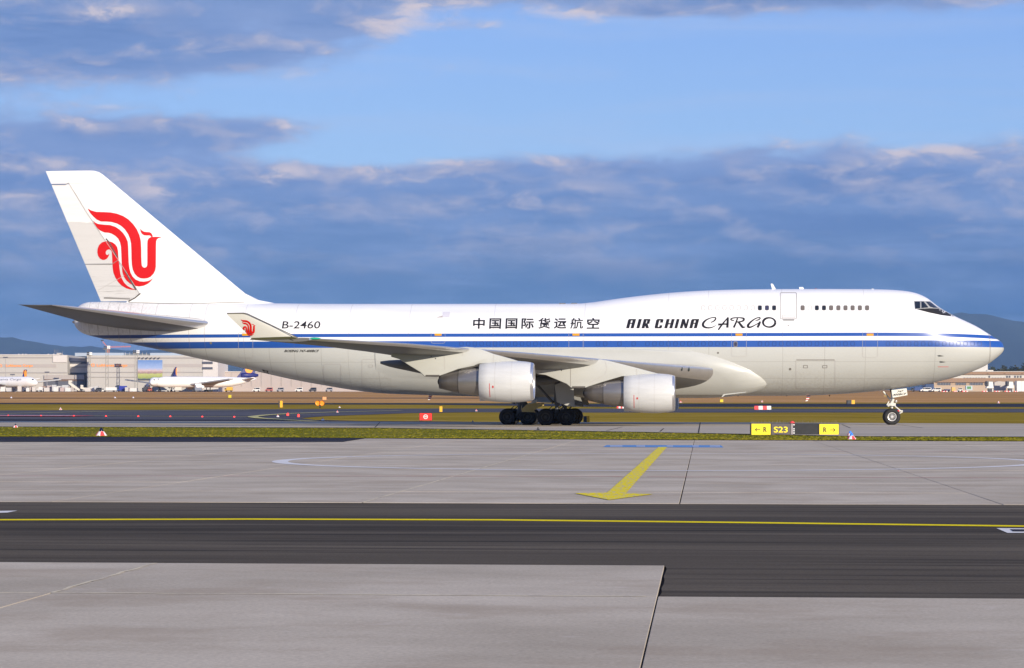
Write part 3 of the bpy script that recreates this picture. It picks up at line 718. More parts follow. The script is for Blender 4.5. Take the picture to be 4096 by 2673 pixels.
for bx in ((3213, 1461, 3231, 1473), (3290, 1461, 3309, 1473)): ring('vent_flap', rrect(*bx, 2), 2.0, SEAMM, FUS, lambda a, b: surf(a, b, .02))
door((1447, 1437, 1592, 1548), 4, 1.8, SEAML); door((1294, 1456, 1364, 1535), 6, 1.8, SEAML)
for bx in ((1475, 1459, 1492, 1470), (1548, 1458, 1565, 1470)): ring('vent_flap', rrect(*bx, 2), 1.6, SEAML, FUS, lambda a, b: surf(a, b, .02))
decal('vent_hatch', [(1772, 1248), (1801, 1248), (1798, 1269), (1770, 1269)], mat('vent_grey', (.62, .60, .64), .4), FUS, lambda a, b: surf(a, b, .03))
decal('vent_stain', [(1771, 1262), (1771, 1270), (1745, 1271), (1752, 1268)], mat('stain_brown', (.45, .40, .36), .6), FUS)
for cx, cy, r in ((3160.5, 1477, 5), (3153, 1303, 2.4), (2872, 1412, 4.2), (843.5, 1373, 5)): decal('port', [(cx + r * math.cos(a), cy + r * math.sin(a)) for a in np.linspace(0, 6.283, 13)[:-1]], mat('port_dark', (.16, .15, .13), .5), FUS)
decal('tail_skid_recess', [(1047, 1478), (1072, 1484), (1078, 1497), (1056, 1490)], mat('recess_brown', (.06, .045, .04), .8), FUS)
def window(cx, cy, kind):
    if kind == 'plug': ring('plugged_window', rrect(cx - 8, cy - 9.5, cx + 8, cy + 9.5, 5, 3), 2.0, SEAML, FUS, cut=12, cutx=40); return
    o = decal('window', rrect(cx - 8.4, cy - 10.2, cx + 8.4, cy + 10.2, 5, 3), mat('window_surround', (.16, .15, .145), .4), FUS, cut=10, cutx=40)
    decal('pane', rrect(cx - 6.6, cy - 8.4, cx + 6.6, cy + 8.4, 4.2, 3), {'dark': GLASS, 'dull': WINBLUE, 'blind': BLIND}[kind], o, lambda a, b: surf(a, b, .022), cut=10, cutx=40)
for i in range(8): window(2813 + i * 28.35, 1231.5, 'plug')
for cx, k in ((3039.5, 'dark'), (3068, 'dull'), (3096.5, 'dark'), (3210.5, 'blind'), (3239.5, 'plug'), (3267.5, 'dark'), (3296, 'dark'), (3324.5, 'blind'), (3353.5, 'blind'), (3382, 'blind'), (3410.5, 'blind'), (3439.5, 'blind'), (3468.5, 'blind')): window(cx, 1231.8, k)
for cx in list(np.arange(1846, 2240, 26.9)) + list(np.arange(2392, 2440, 29)) + [2478, 2535] + list(np.arange(2590, 2912, 28)) + list(np.arange(3040, 3430, 28.5)) + list(np.arange(3552, 3920, 28.2)):
    ring('plugged_window', rrect(cx - 8, 1366.5, cx + 8, 1384.5, 4.5, 3), 1.5, SEAMB, FUS, cut=12, cutx=40)
decal('window', rrect(2934, 1366, 2950, 1388, 4, 3), mat('window_surround', (.4, .37, .35)), FUS); decal('pane', rrect(2937, 1369.5, 2947.5, 1384.5, 3, 3), WINBLUE, FUS, lambda a, b: surf(a, b, .025))
for y in (1423.5, 1448): decal('pitot_probe', [(3750 + (y > 1430) * 7, y - 1.5), (3757 + (y > 1430) * 7, y - 2), (3777 + (y > 1430) * 7, y + 1), (3757 + (y > 1430) * 7, y + 2.5)], DARK, FUS, lambda a, b: surf(a, b, .06))
decal('red_stencil', [(3752, 1466.5), (3794, 1466.5), (3794, 1469), (3752, 1469)], mat('stencil_red', lin(205, 120, 115)), FUS)
# flight deck: black anti-glare panel, frame and three panes each side
decal('anti_glare_panel', [(3665, 1236.5), (3718, 1231), (3762, 1235.5), (3790, 1250.5), (3806, 1259), (3818, 1265.8), (3800, 1265), (3766, 1261), (3716, 1250.5)], mat('glare_black', (.014, .012, .010), .55), FUS, cut=3, cutx=6)
fr = mat('window_frame_grey', (.34, .34, .33), .4)
decal('cockpit_frame', [(3655.5, 1204), (3700, 1204), (3721, 1205), (3745, 1224), (3765, 1235.5), (3718, 1233.5), (3660, 1237.5)], fr, FUS, lambda a, b: surf(a, b, .016), cut=3, cutx=6)
for q in ([(3658.5, 1206.5), (3680, 1206.5), (3680.5, 1233.5), (3661, 1234.5)], [(3685.5, 1206.8), (3695, 1206.8), (3713, 1228.5), (3712, 1230.5), (3686, 1232.5)], [(3703, 1207), (3718.5, 1207.5), (3729, 1214), (3741, 1224), (3752, 1231.5), (3734, 1231.5), (3720, 1227)]):
    decal('cockpit_pane', q, GLASS, FUS, lambda a, b: surf(a, b, .03), cut=3, cutx=6)

# ---- aerofoil lofts
def foil(n=18, t=.12, camber=0.015, x0=0.0, x1=1.0, ku=1.0, kl=1.0):
    """closed loop, upper surface from tail to nose then lower; chord fractions between x0 and x1"""
    th = lambda x: 5 * t * (.2969 * math.sqrt(max(x, 0)) - .126 * x - .3516 * x**2 + .2843 * x**3 - .1030 * x**4)
    cm = lambda x: camber * 4 * x * (1 - x)
    xs = [x0 + (x1 - x0) * (1 - math.cos(math.pi * i / n)) / 2 for i in range(n + 1)]
    up = [(x, cm(x) + ku * th(x)) for x in reversed(xs)]; lo = [(x, cm(x) - kl * th(x)) for x in xs]
    return up + lo[1 if x0 == 0 else 0:]
def foil_sec(le, te, y, t, camber, x0=0, x1=1, n=18, ku=1.0, kl=1.0):
    ch = le[0] - te[0]; dz = te[1] - le[1]
    return [(le[0] - a * ch, y, le[1] + a * dz + b * ch) for a, b in foil(n, t, camber, x0, x1, ku, kl)]

# fin and rudder (vertical aerofoils)
FLE = [loc(377, 685), loc(399, 689.5), loc(416, 702.5), loc(979, 1173.6), loc(1040, 1203), loc(1125, 1217)]
def fin_le(z):
    q = sorted((b, a) for a, b in FLE); return float(np.interp(z, [p[0] for p in q], [p[1] for p in q]))
T0, T1 = loc(183, 685), loc(404, 1207)
def fin_te(z): return T1[0] + (T0[0] - T1[0]) * (z - T1[1]) / (T0[1] - T1[1])
H0, H1 = loc(277, 733), loc(560, 1176)
def fin_hinge(z): return H1[0] + (H0[0] - H1[0]) * (z - H1[1]) / (H0[1] - H1[1])
def fin_half(X, z):
    le, te = fin_le(z), fin_te(z); ch = le - te; x = min(max((le - X) / ch, 0), 1); t = .088
    return ch * 5 * t * (.2969 * math.sqrt(x) - .126 * x - .3516 * x**2 + .2843 * x**3 - .1030 * x**4)
def fin_part(name, zs, xa, xb, m, n=14):
    b = MB(); secs = []
    for z in zs:
        a, c = xa(z), xb(z); xs = [a + (c - a) * (1 - math.cos(math.pi * i / n)) / 2 for i in range(n + 1)]
        secs.append([(x, fin_half(x, z), z) for x in xs] + [(x, -fin_half(x, z) - (1e-4), z) for x in reversed(xs)])
    b.loft(secs); return b.build(name, m, JET, auto=True)
ZT = T0[1]; zr0, zr1 = loc(345, 1057.5)[1], loc(240, 737)[1]
base = loc(500, 1222)[1]
fin_part('tail_fin', sorted([8.4, 8.7, 8.9, 9.1, 9.3, H1[1], 10.5, 12, 14, 16, 17.6, zr1 + .02]), lambda z: fin_le(z), lambda z: fin_hinge(max(z, H1[1])) - max(0, H1[1] - z) * 1.6 + .0, FINP)
fin_part('fin_tip', [zr1 + .03, 18.4, ZT - .25, ZT - .1, ZT], lambda z: fin_le(z), lambda z: fin_te(z), FINP)
fin_part('rudder', [zr0 + .03, 13, 15, zr1 - .03], lambda z: fin_hinge(z) - .015, lambda z: fin_te(z), RUDP)
fin_part('rudder', sorted([loc(430, 1206)[1], 9.3, H1[1], 10.2, zr0 - .03]), lambda z: fin_hinge(max(z, H1[1])) - .015 - max(0, H1[1] - z) * 1.6, lambda z: fin_te(z), RUDP)
def fin_map(px, py, off=.02):
    y = .3
    for _ in range(4): X, z = loc(px, py, y); y = fin_half(X, z)
    return (X, -(y + off), z)
PHX = [[(45, 103), (110, 138), (190, 160), (300, 162), (430, 168), (540, 190), (640, 228), (730, 285), (810, 365), (870, 450), (915, 550), (938, 650), (944, 760), (946, 900), (950, 1010), (955, 1060), (970, 1085), (1000, 1098), (1030, 1088), (1046, 1060), (1048, 1000), (1048, 850), (1048, 700), (1052, 640), (1070, 605), (1112, 580), (1200, 578), (1300, 580), (1240, 598), (1210, 618), (1196, 655), (1193, 720), (1192, 900), (1190, 1080), (1180, 1140), (1150, 1200), (1100, 1250), (1050, 1272), (990, 1279), (930, 1272), (880, 1245), (835, 1195), (805, 1130), (790, 1050), (783, 950), (780, 800), (775, 690), (758, 610), (725, 530), (670, 450), (610, 395), (540, 355), (450, 330), (370, 322), (270, 320), (200, 290), (140, 235), (90, 180)],
       [(930, 440), (955, 470), (990, 492), (1040, 498), (1085, 500), (1115, 518), (1135, 555), (1138, 577), (1112, 577), (1105, 563), (1080, 553), (1040, 555), (990, 550), (955, 525), (935, 485)],
       [(138, 305), (165, 335), (220, 362), (320, 375), (420, 380), (510, 410), (580, 455), (645, 520), (690, 590), (718, 660), (726, 740), (730, 870), (735, 1000), (745, 1100), (765, 1180), (800, 1245), (850, 1295), (920, 1325), (990, 1331), (1060, 1320), (1100, 1302), (1142, 1274), (1110, 1320), (1060, 1365), (990, 1398), (910, 1412), (830, 1400), (760, 1365), (700, 1315), (655, 1250), (630, 1170), (620, 1070), (615, 950), (610, 830), (605, 740), (590, 670), (560, 610), (510, 560), (450, 525), (400, 510), (330, 505), (260, 475), (200, 425), (160, 365)],
       [(410, 853), (400, 900), (375, 940), (340, 962), (300, 967), (255, 945), (222, 900), (208, 840), (212, 780), (235, 720), (280, 675), (340, 653), (400, 652), (460, 670), (510, 705), (540, 750), (555, 810), (560, 900), (570, 1000), (580, 1100), (595, 1200), (620, 1280), (660, 1350), (710, 1400), (780, 1440), (860, 1467), (780, 1465), (700, 1445), (620, 1400), (560, 1340), (510, 1260), (478, 1180), (465, 1090), (460, 980), (455, 880), (450, 830), (435, 800), (405, 788), (370, 800), (350, 830), (350, 862), (365, 882), (390, 880)]]
def phoenix(parent, mapper, ox, oy, sc, **k):
    for q in PHX: decal('phoenix_emblem', [(ox + sc * a, oy + sc * b) for a, b in q], REDP, parent, mapper, **k)
FIN = [o for o in JET.children if o.name == 'tail_fin'][0]
phoenix(FIN, fin_map, 340, 810, .23826, cut=10, cutx=10)
def fline(name, pts, w, m=SEAMM):
    v, f = strokes_mesh([[(a, b, w) for a, b in pts]]); wrap(name, v, f, m, lambda a, b: fin_map(a, b, .03), FIN, cut=16, cutx=16)
fline('panel_line', [(208, 739.5), (262, 739.5), (276, 732)], 2.2); fline('panel_line', [(341, 1057.5), (448, 1057.5), (474, 1040)], 2.4)
fline('panel_line', [(392, 1162), (470, 1118), (498, 1102)], 1.4, SEAML); fline('panel_line', [(275, 732), (345, 848), (420, 960), (480, 1050), (560, 1176)], 1.8, mat('hinge_gap', (.45, .43, .41), .7))
for i, X in enumerate((325, 345, 361)): fline('panel_line', [(X, 687), (X - 1, 706)], 1.2, SEAML)
HDIRT = mat('hydraulic_grime', (.085, .075, .07), .6)
fline('hinge_grime', [(424, 955), (436, 968), (470, 1030)], 4.5, HDIRT); fline('hinge_grime', [(500, 1082), (520, 1118), (545, 1160)], 6, HDIRT); fline('hinge_grime', [(514, 1206), (540, 1192), (562, 1174)], 5, HDIRT)
fline('hinge_grime', [(416, 1192), (470, 1194), (520, 1196)], 5, mat('pale_grime', (.22, .21, .2), .6))
fline('root_fillet_line', [(515, 1210), (655, 1213.5), (815, 1213), (978, 1209)], 2.2, SEAMM); fline('root_fillet_line', [(978, 1176), (977, 1210)], 1.4, SEAML)

# tailplane
def tailplane(sg):
    b = MB(); e = MB(); y0, y1 = 0.6, 11.05
    LE0, LE1 = (-58.1, 7.5), (-67.4, 8.55); TE0, TE1 = (-68.3, 7.85), (-69.95, 8.60)
    r0 = (2.15 - y0) / (y1 - y0)
    secs = []; le = []
    for k in (0, .1, .15, .3, .5, .7, .9, .965, .99):
        y = y0 + (y1 - y0) * k; kk = (y - 2.15) / (y1 - 2.15)
        L = (LE0[0] + (LE1[0] - LE0[0]) * kk, LE0[1] + (LE1[1] - LE0[1]) * kk); Tt = (TE0[0] + (TE1[0] - TE0[0]) * max(kk, -.02), TE0[1] + (TE1[1] - TE0[1]) * kk)
        t = .105 * (1 - .3 * k) * (1 if k < .95 else (.7 if k < .98 else .25))
        secs.append(foil_sec(L, Tt, -sg * y, t, -.012, .07, 1)); le.append(foil_sec(L, Tt, -sg * y, t, -.012, 0, .07, 8))
    o = b.loft(secs).build('tailplane', TAILG, JET, auto=True)
    e.loft(le).build('tailplane_leading_edge', METAL, o, auto=True)
for sg in (1, -1): tailplane(sg)

# wings
WY = [2.2, 3.25, 5, 8, 12.4, 17, 20.8, 25, 28.5, 31.0]
LEX = lambda y: -45.84 + math.tan(R(41.5)) * (31 - y) + (.10 * max(0, 6.0 - y) ** 1.3)
LEZ = lambda y: float(np.interp(y, [2, 3.25, 5, 8, 11.7, 17, 20.8, 25, 31], [4.02, 4.08, 4.18, 4.36, 4.62, 4.96, 5.16, 5.42, 5.62]))
CH = lambda y: float(np.interp(y, [2, 3.25, 12.4, 31], [15.6, 14.9, 9.6, 3.9])) + (LEX(y) - (-45.84 + math.tan(R(41.5)) * (31 - y)))
TEZ = lambda y: float(np.interp(y, [2, 3.25, 5, 12.4, 17, 20.8, 25, 31], [3.72, 3.75, 3.86, 4.34, 4.70, 5.02, 5.30, 5.56]))
TT = lambda y: float(np.interp(y, [2, 5, 12.4, 31], [.135, .125, .095, .075]))
def wing_low(X, y):
    c = CH(y); a = min(max((LEX(y) - X) / c, 0), 1); t = TT(y)
    th = 5 * t * (.2969 * math.sqrt(a) - .126 * a - .3516 * a**2 + .2843 * a**3 - .1030 * a**4)
    return LEZ(y) + a * (TEZ(y) - LEZ(y)) + c * (-1.25 * th)
def wing(sg):
    b = MB(); e = MB(); S1 = []; S2 = []
    ys = sorted(set(WY + [4, 6.5, 10, 14.5, 19, 23, 27, 30]))
    for y in ys:
        L = (LEX(y), LEZ(y)); Tt = (LEX(y) - CH(y), TEZ(y))
        S1.append(foil_sec(L, Tt, -sg * y, TT(y), .0, .055, 1, 22, .42, 1.25)); S2.append(foil_sec(L, Tt, -sg * y, TT(y), .0, 0, .055, 10, .42, 1.25))
    o = b.loft(S1).build('wing', WINGG, JET, auto=True)
    e.loft(S2).build('leading_edge_slat', METAL, o, auto=True)
    # winglet
    w = MB(); secs = []
    P = [(31.0, (1195, 1355), (1000, 1360)), (31.35, (1176, 1346), (1006, 1352)), (31.7, (1085, 1303), (964, 1312)), (32.05, (990, 1258.5), (914, 1265)), (32.1, (974, 1253.5), (906.5, 1254.5))]
    for y, l, tt in P:
        L, Tt = loc(*l, y), loc(*tt, y); c = L[0] - Tt[0]
        secs.append([(L[0] - a * c, -sg * (y - q * c * .9), L[1] + a * (Tt[1] - L[1])) for a, q in foil(14, .07 if y < 32 else .04, 0)])
    wl = w.loft(secs).build('winglet', mat('winglet_paint', (.66, .65, .62), .35), JET, auto=True)
    lt = MB().lathe([(-.35, .015), (-.2, .06), (0, .075), (.25, .06), (.42, .01)], (LEX(30.95) + .05, -sg * 30.95, LEZ(30.95)), n=10).build('navigation_light', mat('green_lens' if sg > 0 else 'red_lens', (.02, .35, .22) if sg > 0 else (.4, .03, .03), .1), o, True)
    if sg > 0:
        def wm(px, py):
            y = 31.9
            for _ in range(4):
                X, z = loc(px, py, y); y = float(np.interp(z, [loc(1085, 1303, 31.7)[1] - .9, loc(1085, 1303, 31.7)[1], loc(974, 1253, 32.1)[1]], [31.35, 31.7, 32.1]))
            return (X, -(y + .085), z)
        phoenix(wl, wm, 962, 1273, .0490, cut=30, cutx=40)
        v, f = strokes_mesh([[(1190, 1352, 3.5), (1085, 1302, 4), (990, 1257, 4), (974, 1253.5, 4), (908, 1254.5, 3)]]); wrap('winglet_edge', v, f, mat('edge_dark', (.16, .15, .14), .4), lambda a, b: tuple(np.array(wm(a, b)) + np.array([.02, .0, .01])), wl, cut=40, cutx=60)
    # flap track fairings
    for y, x0, x1 in ((8.0, -31.5, -40.2), (13.0, -34.0, -42.2), (17.3, -36.6, -43.4)):
        b = MB(); secs = []
        for i in range(13):
            a = i / 12; X = x0 + (x1 - x0) * a; r = (.44 if y < 20 else .24) * math.sin(math.pi * min(max(a * .96 + .02, 0), 1)) ** .6
            zc = wing_low(max(X, LEX(y) - CH(y)), y) - .30 * math.sin(math.pi * a) - (.12 + .25 * a)
            secs.append([(X, -sg * (y + .62 * r * math.cos(g)), zc + r * math.sin(g)) for g in np.linspace(0, 2 * math.pi, 15)[:-1]])
        b.loft(secs).build('flap_track_fairing', WINGG, o, True)
    return o
WING = {sg: wing(sg) for sg in (1, -1)}
for cx, cy in ((2724.5, 1476), (2753, 1478)):
    y = min(np.linspace(3.6, 7.5, 200), key=lambda q: abs(LEX(q) - .16 - loc(cx, cy, q)[0])); X, z = loc(cx, cy, y)
    MB().loft([[(X + .04 + r * .6 * math.cos(g), -(y + .10 + o), z + r * math.sin(g)) for g in np.linspace(0, 6.283, 19)[:-1]] for o, r in ((-.1, .15), (.0, .15), (.05, .12), (.07, .04))]).build('landing_light', mat('lamp_glass', (.05, .06, .06), .1), WING[1], True)

# wing to body fairing: a blister following the lower fuselage
FX = ([2.10, 2.3, 2.5, 2.7, 2.85, 3.0, 3.2, 3.5, 4.0, 4.6, 5.0, 5.35, 5.55, 5.62], [-20.0, -18.7, -17.9, -17.45, -17.28, -17.2, -17.3, -17.62, -18.4, -19.8, -20.9, -22.4, -26, -60.0])
def bulge(X, z):
    d = float(np.interp(z, *FX)) - X; e = X + 45.5 + max(0, z - 3.5) * 2.2
    d1 = min(max(d, 0) / 2.4, 1); d2 = min(max(e, 0) / 9.0, 1)
    k = min(max((z - 4.2) / 1.2, 0), 1); return .47 * (1 - (1 - d1) ** 2) ** .72 * (1 - .62 * k * k * (3 - 2 * k)) * (d2 * d2 * (3 - 2 * d2)) - .018
def belly():
    xs = list(-np.concatenate([np.arange(17.1, 23, .045), np.arange(23, 28, .3), np.arange(28, 46.3, .8)])); n = 110; v = []
    for X in xs:
        Y, Z = section(X, 300); s = np.concatenate([[0], np.cumsum(np.hypot(np.diff(Y), np.diff(Z)))]); t = np.linspace(0, float(np.interp(5.75, Z, s)), n)
        Yq, Zq = np.interp(t, s, Y), np.interp(t, s, Z); row = []
        for i in range(n):
            a, b = max(i - 1, 0), min(i + 1, n - 1); dy, dz = Yq[b] - Yq[a], Zq[b] - Zq[a]; L = math.hypot(dy, dz); k = bulge(X, Zq[i])
            row.append((Yq[i] + dz / L * k, Zq[i] - dy / L * k * (.35 if Zq[i] < 2.6 else 1)))
        row[0] = (0, row[0][1]); v += [(X, -y, z) for y, z in row[::-1]] + [(X, y, z) for y, z in row[1:]]
    m = 2 * n - 1; f = [(j * m + i, j * m + i + 1, (j + 1) * m + i + 1, (j + 1) * m + i) for j in range(len(xs) - 1) for i in range(m - 1)]
    b = MB(); b.add(v, f); b.build('wing_body_fairing', GREYP, JET, True)
belly()

# engines
def engine(y, Xl, Xe, zc, sg, pyl, Xc):
    """Xl lip, Xe fan nozzle, Xc = (core shoulder, core end)"""
    L = Xl - Xe; org = (Xe, -sg * y, zc)
    root = MB()
    prof = [(0, 1.165), (.02, 1.20), (L * .18, 1.275), (L * .38, 1.345), (L * .55, 1.368), (L * .72, 1.352), (L * .86, 1.305), (L * .945, 1.252)]
    cow = root.lathe(prof, org, n=64, shear=0.0).build('engine', COWL, JET, True)
    MB().lathe([(L * .945, 1.252), (L * .975, 1.222), (L * .993, 1.18), (L, 1.13), (L * .99, 1.085), (L * .96, 1.06)], org, n=64).build('inlet_lip', METAL, cow, True)
    MB().lathe([(L * .96, 1.06), (L * .8, 1.04), (L * .55, 1.12), (L * .5, 1.13)], org, n=48).build('inlet_duct', mat('duct_grey', (.35, .35, .36), .4), cow, True)
    fan = MB().lathe([(L * .5, 1.13), (L * .5, .30)], org, n=40)
    fan.build('fan_disc', DARK, cow)
    for i in range(24):
        a = 2 * math.pi * i / 24; bl = MB()
        u = Vector((0, math.cos(a), math.sin(a))); w = Vector((0, -math.sin(a), math.cos(a))); o3 = Vector(org)
        pts = [o3 + Vector((L * .52, 0, 0)) + u * .34 - w * .04, o3 + Vector((L * .56, 0, 0)) + u * .34 + w * .05, o3 + Vector((L * .60, 0, 0)) + u * 1.10 + w * .10, o3 + Vector((L * .52, 0, 0)) + u * 1.10 - w * .10]
        bl.add(pts, [(0, 1, 2, 3)]); bl.build('fan_blade', mat('titanium', (.35, .35, .37), .35, 1.0), cow)
    MB().lathe([(L * .5, .36), (L * .6, .33), (L * .68, .22), (L * .74, .10), (L * .765, .0)], org, n=24).build('spinner', mat('spinner_grey', (.25, .25, .25), .4), cow, True)
    for fx, w, m in ((.30, .008, SEAML), (.60, .006, SEAML)):
        r = float(np.interp(fx * L, [p[0] for p in prof], [p[1] for p in prof])) + .004
        MB().lathe([(fx * L - w, r), (fx * L + w, r)], org, n=64).build('cowl_seam', m, cow, True)
    MB().lathe([(0, 1.165), (.15, 1.15), (.5, 1.10), (.6, .80)], org, n=48).build('fan_nozzle', DARK, cow, True)
    a, b = Xc[0] - Xe, Xc[1] - Xe
    MB().lathe([(.55, .93), (0, .93), (a * .35, .90), (a * .7, .84), (a, .755)], org, n=48).build('core_cowl', HOT, cow, True)
    MB().lathe([(a, .745), (a + (b - a) * .5, .60), (b, .445), (b, .40), (b + .25, .38)], org, n=48).build('exhaust_nozzle', HOT2, cow, True)
    MB().lathe([(b + .3, .34), (b, .26), (b - .08, .15), (b - .12, .0)], org, n=24).build('exhaust_plug', DARK, cow, True)
    MB().lathe([(a - .012, .762), (a + .012, .762)], org, n=48).build('nozzle_band', DARK, cow, True)
    # rating stripe and symbols, drain mast
    if sg > 0:
        yy = lambda X, z: -y - (math.sqrt(max(float(np.interp(X - Xe, [p[0] for p in prof], [p[1] for p in prof])) ** 2 - (z - zc) ** 2, 0)) + .012)
        for X, w, z0, z1 in ((Xe + L * .205, .018, zc - 1.02, zc - .12), (Xe + L * .268, .055, zc - .40, zc - .30), (Xe + L * .268, .012, zc - .45, zc - .25)):
            zz = np.linspace(z0, z1, 9); v = [(X + s * w, yy(X, q), q) for q in zz for s in (-1, 1)]
            mk('red_stripe', v, [(2 * i, 2 * i + 1, 2 * i + 3, 2 * i + 2) for i in range(8)], mat('cowl_red', lin(196, 50, 48), .5), cow)
    MB().box(Xe - .02, Xe + .35, -sg * y - .04, -sg * y + .04, zc - 1.26, zc - 1.13).build('drain_mast', COWL, cow)
    # pylon: rounded slab traced from the side
    P = [loc(px, py, y) for px, py in pyl]; secs = []
    b2 = MB(); n = len(P)
    cx = sum(p[0] for p in P) / n; cz = sum(p[1] for p in P) / n
    lay = [(-.26, .10), (-.24, .04), (-.17, 0), (.17, 0), (.24, .04), (.26, .10)]
    for t, ins in lay:
        q = []
        for X, z in P:
            d = math.hypot(X - cx, z - cz); k = max(0, 1 - ins / d); q.append((cx + (X - cx) * k, -sg * y + t, cz + (z - cz) * k))
        secs.append(q)
    pl = b2.loft(secs).build('engine_pylon', GREYP, JET, auto=True)
    return cow, pl
PYO = [(1566, 1412), (1566, 1428), (1600, 1438), (1640, 1464), (1681, 1489), (1699, 1507), (1747, 1509), (1770, 1501), (1836, 1478), (1900, 1464), (1921, 1455), (1960, 1452), (2040, 1452), (2078, 1446), (2040, 1434), (1975, 1416), (1925, 1397), (1895, 1390), (1866, 1388), (1800, 1392), (1700, 1400)]
PYI = [(2060, 1462), (2090, 1480), (2137, 1495), (2180, 1500), (2226, 1519), (2265, 1536), (2284, 1552), (2340, 1554), (2352, 1549), (2413, 1529), (2489, 1506), (2540, 1504), (2614, 1502), (2645, 1498), (2614, 1490), (2547, 1472), (2470, 1452), (2430, 1442), (2401, 1437), (2330, 1435), (2200, 1446)]
ENG = {}
for sg in (1, -1):
    ENG[sg, 'o'] = engine(20.8, loc(2137, 1530, 20.8)[0], loc(1920, 1527, 20.8)[0], loc(2030, 1527, 20.8)[1], sg, PYO, (loc(1836, 1530, 20.8)[0], loc(1757, 1530, 20.8)[0]))
    ENG[sg, 'i'] = engine(11.7, loc(2701, 1574, 11.7)[0], loc(2496, 1576, 11.7)[0], loc(2600, 1573.5, 11.7)[1], sg, PYI, (loc(2414, 1575, 11.7)[0], loc(2338, 1575, 11.7)[0]))
def pyl_mark(pl, y, items):
    for name, pts, w, m in items:
        v, f = strokes_mesh([[(a, b, w) for a, b in pts]]); wrap(name, v, f, m, lambda a, b: (loc(a, b, y + .27)[0], -(y + .272), loc(a, b, y + .27)[1]), pl, cut=400, cutx=400)
HEAT = mat('heat_shield', (.11, .10, .09), .5, .6)
pyl_mark(ENG[1, 'o'][1], 20.8, [('pylon_seam', [(1777, 1418), (1778, 1478)], 1.6, SEAML), ('pylon_seam', [(1850, 1398), (1850, 1424)], 1.2, SEAML), ('pylon_seam', [(1975, 1420), (1973, 1448)], 1.4, SEAML), ('pylon_seam', [(1640, 1419), (1740, 1419)], 1.6, SEAMM), ('heat_shield', [(1702, 1503.5), (1758, 1503.5)], 7, HEAT), ('pylon_port', [(1740, 1434.5), (1744, 1434.5)], 4, DARK), ('pylon_port', [(1723, 1425.5), (1727, 1425.5)], 3.5, DARK)])
pyl_mark(ENG[1, 'i'][1], 11.7, [('pylon_seam', [(2282, 1462), (2282, 1545)], 1.8, SEAMM), ('pylon_seam', [(2166, 1466), (2167, 1498)], 1.4, SEAML), ('pylon_seam', [(2546, 1476), (2546, 1500)], 1.4, SEAML), ('pylon_seam', [(2420, 1446), (2428, 1475), (2418, 1500), (2360, 1530)], 1.3, SEAML), ('heat_shield', [(2288, 1549), (2341, 1549)], 7, HEAT), ('pylon_port', [(2244, 1482), (2248, 1482)], 3.5, DARK), ('red_mark', [(2270, 1465.5), (2286, 1466)], 2.2, mat('cowl_red', lin(196, 50, 48)))])

# ---- landing gear
WR = .615
def wheel(mb_parent, x, y, r, wdt, z0, bright=False):
    h = wdt / 2
    ty = MB().lathe([(-h * .72, r * .52), (-h * .95, r * .60), (-h, r * .78), (-h * .86, r * .92), (-h * .55, r * .985), (0, r), (h * .55, r * .985), (h * .86, r * .92), (h, r * .78), (h * .95, r * .60), (h * .72, r * .52)], (x, y, z0), 'y', 36).build('tyre', TYRE, mb_parent, True)
    b = MB(); m = mat('rim_bright', (.62, .61, .60), .35, .3) if bright else mat('rim_shaded', (.05, .05, .05), .5)  # main gear rims painted dark for the shade they stand in
    for s in (-1, 1):
        b.lathe([(s * h * .74, r * .53), (s * h * .80, r * .50), (s * h * .74, r * .43), (s * h * .45, r * .40)], (x, y, z0), 'y', 28)
        b.lathe([(s * h * .40, r * .41), (s * h * .38, .001)], (x, y, z0), 'y', 28, mi=1)
        b.lathe([(s * h * .35, r * .14), (s * h * .72, r * .13), (s * h * .76, .09), (s * h * .76, .001)], (x, y, z0), 'y', 18)
        for i in range(14):
            a = 2 * math.pi * i / 14; b.bar((x + r * .12 * math.cos(a), y + s * h * .60, z0 + r * .12 * math.sin(a)), (x + r * .42 * math.cos(a), y + s * h * .52, z0 + r * .42 * math.sin(a)), .018, n=4)
    b.build('rim', [m, DARK], mb_parent, auto=True)
def main_gear(x, y, ztop, lean=0.0, cream=False):
    """y positive to the right; four-wheel bogie centred on x"""
    yl = -y; z0 = TZ + WR - .035
    b = MB(); b.bar((x - .74, yl, z0 + .03), (x + .74, yl, z0 + .03), .13); b.bar((x - .74, yl - .62, z0), (x - .74, yl + .62, z0), .075); b.bar((x + .74, yl - .62, z0), (x + .74, yl + .62, z0), .075)
    b.bar((x, yl, z0 + .05), (x + lean, yl, z0 + 1.0), .13); b.bar((x + lean, yl, z0 + .85), (x + lean, yl, ztop), .20)
    b.bar((x + .18, yl, z0 + .25), (x + .5, yl, z0 + .75), .05); b.bar((x + .5, yl, z0 + .75), (x + .15, yl, z0 + 1.35), .05)
    b.bar((x - .2, yl, z0 + 1.0), (x - 1.6, yl, ztop - .2), .09); b.bar((x - .1, yl, z0 + 1.1), (x - .1, yl * .55, ztop), .10)
    for s in (-1, 1):                            # brake rods and hoses
        b.bar((x - .74, yl + s * .30, z0 + .20), (x + .74, yl + s * .30, z0 + .20), .03, n=6)
        for k in range(4):
            x1 = x + (.74 if k % 2 else -.74); b.bar((x1 - .1, yl + s * .28, z0 + .30), (x1 * .4 + x * .6, yl + s * .2, z0 + .78 - .1 * k), .022, n=5)
    b.build('landing_gear', STRUTD, JET, auto=True); g = JET.children[-1]
    for xx in (x - .742, x + .742):
        for yy in (-.56, .56): wheel(g, xx, yl + yy, WR, .46, z0)
    return g
XG, XB = -32.26, -35.27
gears = {}
